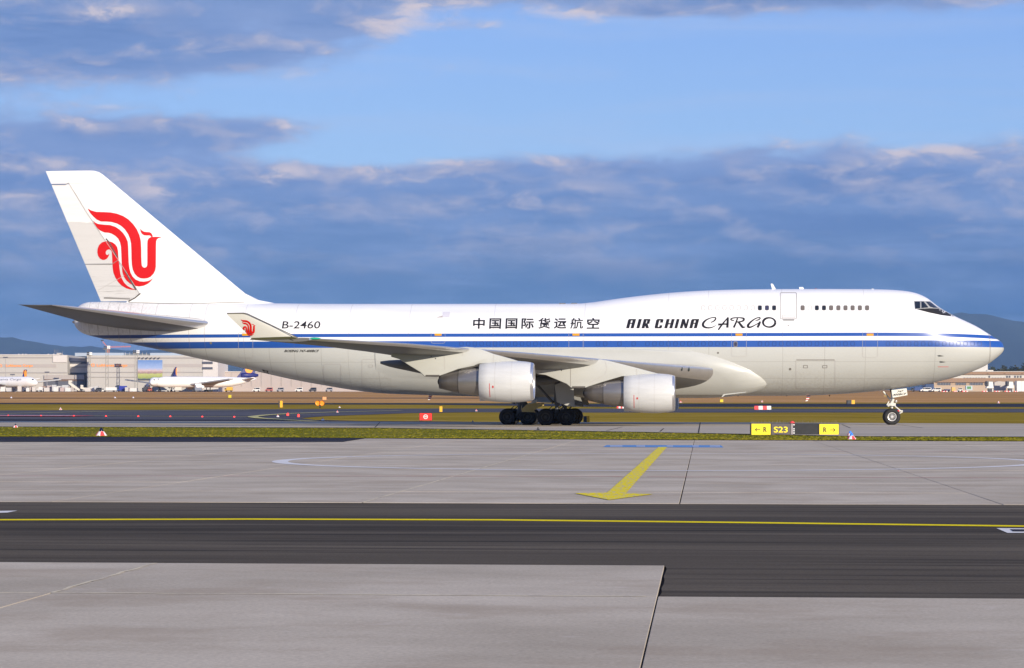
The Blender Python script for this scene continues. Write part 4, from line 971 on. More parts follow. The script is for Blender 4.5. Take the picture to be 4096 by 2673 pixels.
for sg in (1, -1):
    gw = main_gear(XG, sg * 5.5, 3.4, .05); gb = main_gear(XB, sg * 1.92, 2.4, .15)
    y = sg * 5.5
    # large strut door of the wing gear, hung outboard
    P = [loc(a, b, 6.2) for a, b in ((2219, 1540), (2250, 1528), (2294, 1550), (2299, 1630), (2262, 1621), (2227, 1609))]
    MB().plate(P, -sg * 6.24, -sg * 6.16).build('gear_door', GREYP, gw)
    P = [loc(a, b, 4.9) for a, b in ((2296, 1585), (2322, 1590), (2334, 1624), (2300, 1618))]
    MB().plate(P, -sg * 4.93, -sg * 4.86).build('gear_door', mat('door_inside', (.2, .2, .19), .6), gw)
P = [loc(a, b, 2.6) for a, b in ((2086, 1636), (2112, 1616), (2150, 1612), (2176, 1612), (2176, 1622), (2150, 1632), (2136, 1642), (2140, 1650), (2088, 1648))]
MB().plate(P, -2.72, -2.45).build('gear_brace', CREAM, JET)
MB().bar((loc(2108, 1624, 2.7)[0], -2.62, loc(2108, 1624, 2.7)[1]), (loc(2150, 1602, 2.7)[0], -2.62, loc(2150, 1602, 2.7)[1]), .10).build('gear_brace', mat('brace_white', (.66, .66, .6), .4), JET)

def nose_gear():
    x = loc(3567.5, 1667, .45)[0]; z0 = TZ + WR - .03
    b = MB(); b.bar((x, -.62, z0), (x, .62, z0), .07); b.bar((x, 0, z0), (x + .05, 0, z0 + .95), .085); b.bar((x + .05, 0, z0 + .8), (x + .12, 0, 2.6), .14)
    b.bar((x + .14, -.05, z0 + .85), (x + .78, -.05, z0 + .34), .045); b.bar((x + .80, -.05, z0 + .36), (x + .30, -.05, z0 + .10), .05); b.bar((x + .20, -.05, z0 + .42), (x + .82, -.05, z0 + .42), .06)
    b.box(x - .22, x + .30, -.24, .24, z0 + .78, z0 + 1.0); b.bar((x - .30, -.26, z0 + .80), (x - .05, -.26, z0 + .92), .10); b.bar((x - .36, -.28, z0 + .84), (x - .20, -.2, z0 + 1.12), .035)
    b.bar((x - .05, -.2, z0 + 1.0), (x + .1, -.2, z0 + 1.25), .06); b.bar((x - .10, .25, z0 + .9), (x + .15, .1, z0 + 1.3), .07); b.bar((x - .05, 0, z0 + 1.2), (x - .6, 0, 2.5), .06)
    b.build('landing_gear', mat('nose_strut', (.62, .62, .57), .4, var=.15, scale=7), JET, auto=True); g = JET.children[-1]
    for s in (-1, 1): wheel(g, x, s * .46, WR, .44, z0, True)
    MB().box(x + .30, x + .56, -.13, -.02, z0 + .36, z0 + .48).build('red_cover', mat('cover_red', lin(224, 52, 52), .6), g)
    MB().lathe([(0, .0), (.01, .11), (-.10, .09), (-.14, .03)], (x + .38, -.22, z0 + 1.12), 'x', 16).build('taxi_light', mat('taxi_lamp', (.7, .7, .68), .15, .4), g, True)
    MB().bar((x - .55, -.1, z0 + 1.52), (x - .25, -.1, z0 + 1.50), .025).build('tow_pin', CREAM, g)
    yd = .62
    P = [loc(a, b, yd) for a, b in ((3566, 1561), (3626.5, 1553.5), (3630, 1581), (3571, 1591.5))]
    d = MB().plate(P, -yd, -yd + .05).build('gear_door', mat('door_paint', (.72, .71, .64), .4), g)
    flat = lambda a, b: (loc(a, b, yd)[0], -(yd + .01), loc(a, b, yd)[1])
    for body, bx in (('747', (3588, 1562.5, 3615, 1570.5)), ('400BCF', (3571, 1573.5, 3626.5, 1582))):
        v, f = text2d(body, *bx, .35, .025); v = [(a, b - (a - 3598) * .10) for a, b in v]; wrap('door_lettering', v, f, BLACK, flat, d, cut=100, cutx=100)
    P = [loc(a, b, -.62) for a, b in ((3559, 1558), (3566, 1557), (3572, 1596), (3567, 1597))]
    MB().plate(P, .58, .62).build('gear_door', DARK, g)
nose_gear()

# ---- aerials, beacons, small fittings
def top_z(X): return smooth_interp(X, TX, TZZ)
def bot_z(X): return smooth_interp(X, BX, BZ)
def aerial(pts, m=WHITE, name='aerial', t=.03): MB().plate([loc(*p) for p in pts], -t, t).build(name, m, JET)
aerial([(3089, 1160), (3083, 1136), (3087, 1134.5), (3092, 1137), (3105, 1160)]); aerial([(3199, 1160), (3196, 1149), (3212, 1149), (3218, 1160)])
aerial([(3261, 1159), (3261, 1154.5), (3265, 1154.5), (3266, 1159)], mat('beacon_red', lin(200, 90, 50)), 'beacon', .05)
aerial([(3483, 1161), (3487, 1155.5), (3494, 1155.5), (3498, 1161)], WHITE, 'aerial', .08)
for a, b in ((2237, 2264), (2284, 2310)): aerial([(a, 1217), (a + 2, 1213), (b - 2, 1213), (b, 1217)], mat('vent_dark', (.12, .12, .13)), 'roof_vent', .3)
def striped(pts, k=5):
    A, B, Cc, Dd = [loc(*p) for p in pts]
    lp = lambda p, q, s: (p[0] + (q[0] - p[0]) * s, p[1] + (q[1] - p[1]) * s)
    b = MB()
    for i in range(2 * k):
        s0, s1 = i / (2 * k), (i + 1) / (2 * k); b.plate([lp(A, Dd, s0), lp(B, Cc, s0), lp(B, Cc, s1), lp(A, Dd, s1)], -.03, .03, i % 2)
    b.build('drain_mast', [mat('mast_red', lin(196, 60, 56)), WHITE], JET)
striped([(3229, 1580), (3244, 1580), (3231, 1604), (3222, 1606)], 3); striped([(1716, 1576), (1732, 1576), (1721, 1599), (1713, 1601)], 3)
for a in (3147, 3318, 2952): aerial([(a - 3, 1581), (a + 3, 1581), (a + 1, 1586), (a - 1, 1586)], DARK, 'aerial')
MB().plate([loc(a, b, 2.6) for a, b in ((2894, 1577), (2985, 1567.5), (2985, 1569.5), (2900, 1580.5), (2891, 1588), (2886, 1588))], -2.75, -2.65).build('ram_air_scoop', GREYP, JET)
MB().plate([loc(a, b, 3.75) for a, b in ((2575, 1436.5), (2640, 1431), (2716, 1428.6), (2717, 1431), (2640, 1434), (2578, 1438))], -3.42, -3.30).build('flow_strip', SEAMM, JET)
aerial([(290, 1286), (300, 1284), (302, 1296), (292, 1293)], mat('apu_metal', (.2, .18, .16), .4, .8), 'exhaust_pipe', .12)
decal('tail_light', [(404, 1361), (414, 1360), (416, 1363), (406, 1366)], mat('tail_lamp', (.7, .68, .5)), FUS, lambda a, b: surf(a, b, .05))
v, f = strokes_mesh([[(600, 1268.5, 2.5), (670, 1263.5, 3), (673, 1272, 3)]]); wrap('stabilizer_cutout', v, f, SEAMM, lambda a, b: surf(a, b, .02), FUS)

# ================================================================== signs, markers and lights on the airfield
def board(name, label, px0, px1, py0, py1, m, panels, depth=.35, group=None, base=True, cat='sign', gy=None):
    """a sign box standing on the ground; panels: (px0, px1, material, lettering, colour)"""
    g = G((px0 + px1) / 2, gy or py1); Y = g.y; sc = Y / F
    w, h = (px1 - px0) * sc, (py1 - py0) * sc; zb = H + (HZ - py1) * sc - g.z
    root = empty(name, (g.x, Y, g.z)); tag(root, label, cat, group)
    MB().box(-w / 2, w / 2, 0, depth, zb, zb + h).build('casing', m, root)
    for x in (-w * .36, w * .36): MB().box(x - .05, x + .05, .1, .25, -.05, zb + .02).build('leg', DARK, root)
    for (a, b, pm, txt, tm) in panels:
        x0, x1 = (a - (px0 + px1) / 2) * sc, (b - (px0 + px1) / 2) * sc; e = .035 * h
        pn = MB().box(x0 + e, x1 - e, -.02, .0, zb + e, zb + h - e).build('panel', pm, root)
        mp = lambda u, v: ((u - (px0 + px1) / 2) * sc, -.028, H + (HZ - v) * sc - g.z)
        for t in txt:
            if t[0] == 'text': lettering('lettering', t[1], t[2], tm, pn, mp, bold=t[3], cut=900, cutx=900)
            else:
                v, f = strokes_mesh(t[1]); wrap('symbol', v, f, tm, mp, pn, cut=900, cutx=900)
    return root
SY, SB = paint('sign_yellow', 250, 226, 30, .5), paint('sign_black', 82, 76, 78, .5)
SK = mat('sign_casing', (.035, .03, .028), .6)
s0x = lambda a: 2950 + .2311 * a
s0y = lambda b: 1640 + .2311 * b
ar = lambda x0, x1, y, hd: [[(s0x(x0), s0y(y), 3), (s0x(x1), s0y(y), 3)], [(s0x(x0 + hd * 36), s0y(y - 32), 3), (s0x(x0), s0y(y), 3), (s0x(x0 + hd * 36), s0y(y + 32), 3)]]
board('taxiway_sign', 'yellow and black taxiway sign reading R and S23 with a left arrow', 3003, 3163, 1694, 1741, SK,
      [(3004.5, 3083.5, SY, [('stroke', ar(305, 395, 342, 1)), ('text', 'R', (s0x(447), s0y(295), s0x(508), s0y(386)), .03)], mat('sign_ink', (.02, .016, .006), .6)),
       (3084, 3162, SB, [('text', 'S23', (s0x(627), s0y(290), s0x(868), s0y(392)), .014)], SY)], .4, gy=1743)
board('taxiway_sign', 'yellow taxiway sign reading R with a right arrow beside a dark panel', 3274, 3357, 1695, 1744, SK,
      [(3276, 3356, SY, [('stroke', ar(1690, 1600, 347, -1)), ('text', 'R', (s0x(1483), s0y(300), s0x(1546), s0y(390)), .03)], mat('sign_ink', (.02, .016, .006), .6))], .4, gy=1743)
board('blank_sign', 'back of a dark airfield sign board between the two yellow signs', 3175, 3272, 1694, 1744, mat('sign_back', (.016, .017, .02), .35, var=.5, scale=3), [], .3, gy=1743)
def post_strip():
    g = G(3169, 1743.0); root = empty('striped_post', g); tag(root, 'thin grey post with white blocks at the edge of the black sign board', 'post')
    MB().box(-.05, .03, 0, .08, -.05, 50 * g.y / F).build('pole', mat('post_grey', (.3, .27, .28), .6), root)
    for i, py in enumerate((1700, 1716, 1724, 1733)): MB().box(.05, .12, -.02, .04, H + (HZ - py) * g.y / F - g.z - .02, H + (HZ - py) * g.y / F - g.z + .03).build('white_block', WHITE, root)
    MB().lathe([(0, .14), (.07, .10), (.12, 0)], (0, .05, 50 * g.y / F), 'z', 12).build('cap', mat('marker_red', lin(220, 70, 70)), root, True)
def spikes():
    g = G(3180, 1743); sc = g.y / F; b = MB()
    for px in np.arange(3004, 3354, 4.2):
        x = (px - 3180) * sc + random.uniform(-.02, .02); z0 = H + (HZ - 1694.5) * sc; b.bar((x, .15, z0), (x + random.uniform(-.05, .05), .15, z0 + random.uniform(.10, .17)), .008, .004, n=3)
    o = b.build('bird_spikes', mat('spike_straw', (.42, .36, .26), .7), None, loc=(g.x, g.y, 0)); tag(o, 'row of thin bird spikes along the top of the taxiway signs', 'bird spikes')
spikes()
post_strip()
def noentry():
    r = board('no_entry_sign', 'red airfield sign with white no entry roundel on the grass', 1677, 1729, 1652.5, 1682.5, mat('sign_edge', (.06, .02, .02), .5),
              [(1677.5, 1728.5, paint('sign_red', 228, 44, 36, .5), [('stroke', [[(1702.5 + 7.8 * math.cos(a), 1667.5 + 7.8 * math.sin(a), 2.6) for a in np.linspace(0, 6.2832, 25)]]), ('stroke', [[(1697.5, 1667.5, 3.2), (1707.5, 1667.5, 3.2)]])], WHITE)], .35, gy=1683)
    g = G(1703, 1685); tag(mk('sign_base', [(g.x - 1.9, g.y - .6, g.z + .03), (g.x + 1.9, g.y - .6, g.z + .03), (g.x + 1.9, g.y + .5, g.z + .03), (g.x - 1.9, g.y + .5, g.z + .03)], [(0, 1, 2, 3)], CONC2), kind='structure')
noentry()

def cone_marker(px, py, s, label, top=(8, 10, 30), band=True, group='taxiway edge markers', light=True):
    g = G(px, py); s *= .55 if py > 1690 else .42; root = empty('edge_marker', g); tag(root, label, 'edge marker', group)
    MB().lathe([(0, .42 * s), (.05 * s, .41 * s), (.34 * s, .20 * s), (.36 * s, 0)], (0, 0, 0), 'z', 16).build('cone', mat('marker_white', (.75, .73, .72), .5) if band or top[0] > 100 else mat('lamp_%d_%d_%d' % top, lin(*top), .25), root, True)
    if band:
        for k in range(4):
            a0, a1 = math.pi * (.5 * k - .12) - 1.2, math.pi * (.5 * k + .14) - 1.2
            b = MB(); v = []
            for a in np.linspace(a0, a1, 5):
                for z, r in ((.05, .42), (.34, .21)): v.append((r * s * math.cos(a), r * s * math.sin(a), z * s))
            b.add(v, [(2 * i, 2 * i + 2, 2 * i + 3, 2 * i + 1) for i in range(4)]); b.build('red_panel', mat('marker_red', lin(220, 60, 45)), root, True)
    if light: MB().lathe([(.34 * s, .14 * s), (.50 * s, .12 * s), (.58 * s, .06 * s), (.60 * s, 0)], (0, 0, 0), 'z', 14).build('lamp', mat('lamp_%d_%d_%d' % top, lin(*top), .25), root, True)
    return root
cone_marker(405, 1746, 1.3, 'large red and white cone marker with black lamp on near grass', (12, 12, 40))
cone_marker(62, 1712, .85, 'small cone marker with black lamp at far left edge of taxiway', (12, 12, 40))
cone_marker(3406, 1761, 1.0, 'red and white cone with blue cap nearest the yellow R sign', (60, 130, 235))
cone_marker(3401, 1747, .85, 'red and white cone with blue cap behind another beside yellow sign', (60, 130, 235))
cone_marker(2152, 1723.5, .62, 'dark dome lamp on the grass edge below the main wheels', (10, 10, 16), False)
cone_marker(1891, 1690.5, .55, 'small dark blue lamp at taxiway edge left of main wheels', (20, 24, 60), False)
cone_marker(242, 1640, 1.25, 'white ball marker on the far grass at the left', (235, 225, 225))
for i, (a, b, lb) in enumerate(((1111, 1668, 'white marker nearest the fork of the yellow lines'), (1349, 1650, 'white marker on the grass point left of the red sign'), (1291, 1682, 'low white marker at the dark taxiway shoulder'), (1905, 1645, 'red and white ball marker under the outboard engine'), (1358, 1631, 'pale marker just above the grass point'))):
    cone_marker(a, b, .95, lb, (225, 120, 110), i % 2 == 1)
cone_marker(2722, 1611, 1.6, 'red and white marker below the forward engine inlet', (220, 60, 50)); cone_marker(3994, 1613, 1.6, 'white marker under the nose on the runway edge', (230, 220, 220)); cone_marker(3048, 1609, 1.4, 'tiny white marker on brown grass above the red barrier', (230, 220, 220))
for a, b, k in ((45, 1592.5, 'left'), (460, 1592.5, 'middle'), (533, 1592.5, 'right')): cone_marker(a, b, 1.6, 'tiny pale lilac lamp on dry grass, %s one of three' % k, (190, 180, 230), False)
RL = mat('red_lamp', lin(230, 40, 40), .4, emit=(lin(255, 60, 50), 1.5))
for i, px in enumerate((33, 164, 295, 424, 553, 681, 809, 937)):
    g = G(px, 1664.2 + i * .75); o = MB().lathe([(0, .10), (.05, .09), (.10, .06), (.12, 0)], (0, 0, 0), 'z', 10).build('stop_bar_light', RL, None, True, loc=g)
    tag(o, '%s small red light from the left in the row on the far yellow line' % ['first', 'second', 'third', 'fourth', 'fifth', 'sixth', 'seventh', 'eighth'][i], 'light', 'red lights along the far yellow line')
for px, py, lb in ((1151, 1663, 'single small red lamp right of the row of red lights'), (1194, 1668, 'red lamp on white foot at the grass point')):
    g = G(px, py); o = MB().lathe([(0, .12), (.14, .12), (.24, .09), (.3, 0)], (0, 0, 0), 'z', 10).build('stop_bar_light', RL, None, True, loc=g); tag(o, lb, 'light')

def box_thing(name, label, cat, px0, px1, py0, py1, m, side=None, depth=.6, extra=None, group=None, lift=0):
    g = G((px0 + px1) / 2, py1); sc = g.y / F; w, h = (px1 - px0) * sc, (py1 - py0) * sc
    root = empty(name, g); tag(root, label, cat, group)
    MB().box(-w / 2, w / 2, 0, depth, lift, h).build('body', m, root, bevel=min(w, h) * .06)
    if side: MB().box(w / 2 - w * side[0], w / 2 + .01, -.02, depth + .01, lift - .01, h + .015).build('face', side[1], root)  # lit side in full colour; the dark body paints in the shaded side
    return root
YB = paint('marker_yellow', 240, 176, 40, .5)
box_thing('marker_box', 'yellow marker box with a painted shaded side standing behind the main wheels', 'marker', 2334, 2358, 1665, 1692, mat('box_shaded_side', (.05, .05, .05), .6), (.45, YB), .5)
box_thing('marker_post', 'upright yellow marker post with painted shaded side under the rear fuselage', 'marker', 1114, 1129, 1604, 1630, mat('box_shaded_side', (.05, .05, .05)), (.6, YB), .8)
box_thing('marker_box', 'yellow box with a painted shaded side on brown grass left of the nose wheel', 'marker', 3389, 3419, 1601, 1616, mat('box_shaded_side', (.05, .05, .05)), (.42, YB), 1.2)
box_thing('marker_post', 'yellow marker post on the far taxiway above the red sign', 'marker', 1758, 1769, 1626, 1648, YB, None, .5)
def ringlight():
    g = G(1280, 1634); root = empty('signal_lamp', g); tag(root, 'orange twin lamp unit on a short post on the grass', 'light')
    MB().box(-.08, .08, -.08, .08, 0, .5).build('post', DARK, root)
    for x in (-.3, .3): MB().lathe([(-.12, .36), (0, .38), (.02, .2), (.0, .02)], (x, 0, .75), 'y', 16).build('lamp', paint('lamp_orange', 240, 150, 30, .4), root, True)
ringlight()
box_thing('marker_post', 'pale orange marker on brown grass above the twin lamp', 'marker', 1290, 1305, 1588, 1600, paint('marker_pale_orange', 222, 160, 110), None, .6)
box_thing('marker_post', 'yellow marker on the dry grass left of the tail underside', 'marker', 913, 925, 1580, 1592, paint('marker_lemon', 210, 190, 40), None, .6)
box_thing('marker_post', 'bright yellow marker on the brown grass behind the forward engine', 'marker', 2880, 2893, 1598, 1609, paint('marker_lemon', 230, 200, 40), None, .6)
def barrier(px0, px1, py0, py1, label, n=4, group='red and white barriers', gy=None):
    g = G((px0 + px1) / 2, gy or py1); sc = g.y / F; w, h = (px1 - px0) * sc, max((py1 - py0) * sc, .5); root = empty('barrier', g); tag(root, label, 'barrier', group)
    for i in range(n):
        x0 = -w / 2 + w * i / n
        MB().add([(x0, -.25, 0), (x0 + w / n, -.25, 0), (x0 + w / n, .25, 0), (x0, .25, 0), (x0, -.12, h), (x0 + w / n, -.12, h), (x0 + w / n, .12, h), (x0, .12, h)], [(0, 3, 2, 1), (4, 5, 6, 7), (0, 1, 5, 4), (1, 2, 6, 5), (2, 3, 7, 6), (3, 0, 4, 7)]).build('block', mat('barrier_red', lin(222, 62, 66)) if i % 2 == 0 else mat('barrier_white', (.72, .70, .68)), root)
barrier(3017, 3084, 1627, 1639, 'red and white barrier on the far taxiway right of the wing root')
barrier(2467, 2497, 1627, 1634, 'red and white barrier partly hidden by the inboard engine')

# ================================================================== far apron: halls, aircraft, vehicles
def gp(px, Y): return Vector(((px - CX) * Y / F, Y, gz(Y)))
def zz(py, Y): return H + (HZ - py) * Y / F - gz(Y)         # height above the ground there
class Far:
    """building frame: photo columns and rows turned into metres at one distance"""
    def __init__(s, name, label, cat, px0, px1, Y, **k):
        s.Y = Y; s.c = (px0 + px1) / 2; s.root = empty(name, gp(s.c, Y)); tag(s.root, label, cat, **k)
    def x(s, px): return (px - s.c) * s.Y / F
    def box(s, name, px0, px1, py0, py1, m, d0=0.0, d1=30.0, parent=None):
        z1 = zz(py0, s.Y); z0 = zz(py1, s.Y) if py1 is not None else -.3
        return MB().box(s.x(px0), s.x(px1), d0, d1, z0, z1).build(name, m, parent or s.root)
    def text(s, body, px0, px1, py0, py1, m, d=-.25, parent=None):
        return lettering('lettering', body, (px0, py0, px1, py1), m, parent or s.root, lambda a, b: (s.x(a), d, zz(b, s.Y)), bold=.03, cut=900, cutx=900)
WALL = mat('hall_wall', (.46, .435, .40), .7, var=.04, scale=.05, stretch=(3, 1, .2))
WALL2 = mat('hall_band', (.40, .36, .335), .7); WALLW = mat('hall_white', (.60, .56, .53), .7)
BANDD = mat('hall_dark_band', (.32, .295, .285), .7); ORANGE = mat('letter_orange', lin(250, 150, 60), .6)
ROOFB = mat('roof_blue', (.36, .42, .50), .6); HWIN = mat('hall_window', (.085, .09, .115), .4); HSHADE = mat('gate_shade', (.10, .105, .13), .6); BROWN = mat('hall_brown', (.16, .10, .07), .7)
h1 = Far('cargo_hall', 'pale cargo hall at far left with orange lettering band', 'building', -260, 270, 1440)
h1.box('wall', -260, 270, 1420.5, None, WALL, 0, 60); h1.box('parapet', -262, 236, 1417.8, 1420.5, WALLW, -.4, 60); h1.box('corner_block', 212, 268, 1422, 1450, WALLW, -.5, 12)
for a, b in ((1429, 1433), (1489.5, 1493)): h1.box('dark_band', -261, 268, a, b, BANDD, -.3, 1)
h1.box('sign_band', -261, 225, 1457, 1470, WALL2, -.15, 1)
h1.text('Lufthansa Cargo', 24, 132, 1458, 1470, ORANGE); h1.text('O', -4, 9, 1457.5, 1469, ORANGE)
h1.box('roof_unit', 224, 241, 1411.5, 1418.5, mat('unit_grey', (.4, .38, .36), .6), 2, 8)
for a in (72, 88, 101, 190, 212): h1.box('roof_lamp', a - 1.5, a + 1.5, 1415, 1418.5, WALLW, 2, 2.6)
for a, b in ((213, 1396), (219, 1400), (227, 1398), (245, 1402)): h1.box('roof_aerial', a - .35, a + .35, b, 1419, BANDD, 4, 4.15)
hr = Far('office_link', 'white office link with dark ribbon windows between the two cargo halls', 'building', 268, 350, 1448)
hr.box('wall', 268, 349, 1433.5, None, WALLW, 0, 40)
for a, b in ((1446.5, 1455.5), (1467.5, 1469.5), (1491, 1499)): hr.box('ribbon_window', 270, 347, a, b, HWIN, -.3, 1)
hr.box('lower_wall', 188, 347, 1501, None, WALL2, -9, -.6); hr.box('gate', 190, 346, 1526, 1545, HSHADE, -9.3, -8.7); hr.box('gate_lintel', 190, 346, 1518, 1526, BROWN, -9.35, -8.8)  # gate painted dark for the shade low on the annex
h2 = Far('cargo_hall', 'long pale cargo hall behind the tail with a large blue billboard', 'building', 348, 870, 1425)
h2.box('wall', 348, 812, 1422, None, WALL, 0, 60); h2.box('corner_block', 812, 872, 1423, None, WALLW, -.3, 50)
h2.box('roof_block', 285, 482, 1410, 1424, ROOFB, 12, 45); h2.box('roof_block', 588, 760, 1410.5, 1424, ROOFB, 12, 45); h2.box('roof_grille', 482, 588, 1413, 1424, mat('grille', (.16, .18, .2), .6), 20, 45)
for a in range(490, 590, 17): h2.box('roof_post', a - .5, a + .5, 1409, 1423, WALLW, 11, 11.3)
for a, b in ((1430, 1434), (1488, 1491), (1507.5, 1510)): h2.box('dark_band', 348.5, 811, a, b, BANDD, -.3, 1)
h2.box('sign_band', 348.5, 540, 1456, 1469, WALL2, -.15, 1); h2.box('sign_band', 655, 811, 1456, 1469, WALL2, -.15, 1)
h2.text('Lufthansa Cargo', 387, 510, 1456.5, 1469.5, ORANGE); h2.text('O', 364, 379, 1454, 1467, ORANGE)
for a, b in ((1447, 1456.5), (1469, 1478)): h2.box('ribbon_window', 810, 851, a, b, HWIN, -.6, 1)
def billboard():
    m = bpy.data.materials.new('billboard_print'); m.use_nodes = True; t = NT(m.node_tree); b = m.node_tree.nodes['Principled BSDF']
    co = t.coord(); x, y, z = t.xyz(co); zt, zb_ = zz(1441, 1425), zz(1519, 1425)
    f = t.m('DIVIDE', t.m('SUBTRACT', z, zb_), zt - zb_); n = t.noise(t.scalev(co, (1.2, 1, 1.4)), .8, 5, .7)
    f = t.m('ADD', f, t.m('MULTIPLY', t.m('SUBTRACT', n, .5), .28))
    c = t.ramp(f, [(0.0, lin(66, 80, 120)), (.08, lin(140, 150, 80)), (.28, lin(176, 180, 110)), (.34, lin(140, 112, 110)), (.46, lin(196, 172, 170)), (.58, lin(150, 168, 205)), (1.0, lin(92, 128, 184))])
    t.set(b.inputs['Base Color'], c); b.inputs['Roughness'].default_value = .6
    h2.box('billboard', 551, 650, 1441, 1519, m, -1.0, -.3)
    h2.box('billboard_base', 551, 650, 1517, 1520, HWIN, -1.1, -.4)
    for a in range(556, 650, 16): h2.box('billboard_lamp', a, a + 5, 1430.5, 1434, DARK, -2.0, -1.2)
    h2.text('Wir fliegen', 553, 592, 1450.5, 1453.5, mat('print_dark', lin(50, 60, 80)), -1.05) if False else None
billboard()
h3 = Far('low_hall', 'low grey hall continuing right behind the blue tailed cargo jet', 'building', 870, 1720, 1460)
h3.box('wall', 872, 1720, 1488, None, mat('low_wall', (.42, .37, .35), .7, var=.05, scale=.05), 0, 50); h3.box('eaves', 871, 1721, 1486, 1488.5, WALLW, -.5, 50)
for a in range(885, 1700, 40): h3.box('wall_rib', a, a + 3, 1490, 1545, WALL2, -.3, .5)

def mast(px, py0, label, Y=1395, lamps=True, w=.5):
    root = empty('floodlight_mast', gp(px, Y)); tag(root, label, 'mast', 'floodlight masts on the far apron'); h = zz(py0, Y)
    m = mat('mast_grey', (.30, .29, .26), .6)
    b = MB()
    for s in (-1, 1): b.bar((s * w, 0, 0), (s * w * .8, 0, h - 1.2), .22, .18, n=6)
    for i in range(8): b.bar((-w, 0, h * i / 8), (w, 0, h * (i + .5) / 8), .10, n=4)
    b.build('pole', m, root); MB().box(-1.6 * (w + .5), 1.6 * (w + .5), -.5, .5, h - 1.6, h - 1.2).build('platform', m, root)
    for i, x in enumerate((-1.2, -.4, .5, 1.3)):
        for z in (h - 1.0, h - .1): MB().box(x * (w + .4) - .35, x * (w + .4) + .35, -.7, -.2, z - .35, z + .35).build('lamp', mat('lamp_white', (.8, .8, .78), .3) if (i > 1) else mat('lamp_dark', (.07, .07, .07), .4), root)
mast(358, 1411, 'twin pole floodlight mast at the left corner of the billboard hall'); mast(428, 1386, 'tallest floodlight mast standing under the orange crane jib', 1398, w=.75); mast(545, 1403, 'floodlight mast beside the left edge of the billboard', 1402, w=.75)
def slim(px, py0, label, Y=1390):
    root = empty('lamp_post', gp(px, Y)); tag(root, label, 'lamp post', 'slim lamp posts on the far apron'); h = zz(py0, Y)
    MB().bar((0, 0, 0), (0, 0, h), .16, .12, n=6).build('pole', BANDD, root); MB().box(-1.3, 1.3, -.3, .3, h - .3, h + .3).build('lamp_head', HWIN, root)
slim(22, 1430, 'slim lamp post in front of the lettering at far left'); slim(50, 1499, 'short lamp post in front of the left cargo jet'); slim(188, 1489, 'short lamp post left of the shaded gate')
def crane():
    Y = 2300; g = gp(433, Y); root = empty('tower_crane', g); tag(root, 'orange tower crane with level jib beyond the cargo halls', 'crane'); m = paint('crane_orange', 226, 120, 66, .6)
    z = lambda py: H + (HZ - py) * Y / F - g.z
    X = lambda px: (px - 433) * Y / F
    b = MB()
    for s in (-.8, .8): b.bar((s, 0, 0), (s, 0, z(1393)), .25, n=4)
    b.build('tower', m, root); b = MB(); n = 14
    for i in range(n):
        x0, x1 = X(433 + 90 * i / n), X(433 + 90 * (i + 1) / n); zb = z(1389.5 - 2 * i / n); b.bar((x0, 0, zb), (x1, 0, zb), .22, n=4); b.bar((x0, 0, zb), ((x0 + x1) / 2, 0, zb + 1.0), .12, n=4); b.bar(((x0 + x1) / 2, 0, zb + 1.0), (x1, 0, zb), .12, n=4)
    b.build('jib', m, root); MB().bar((X(430), 0, z(1388)), (X(411), 0, z(1367)), .3, n=4).build('counter_jib', m, root); MB().box(X(429), X(440), -1, 1, z(1392), z(1383)).build('cab', WALLW, root)
crane()

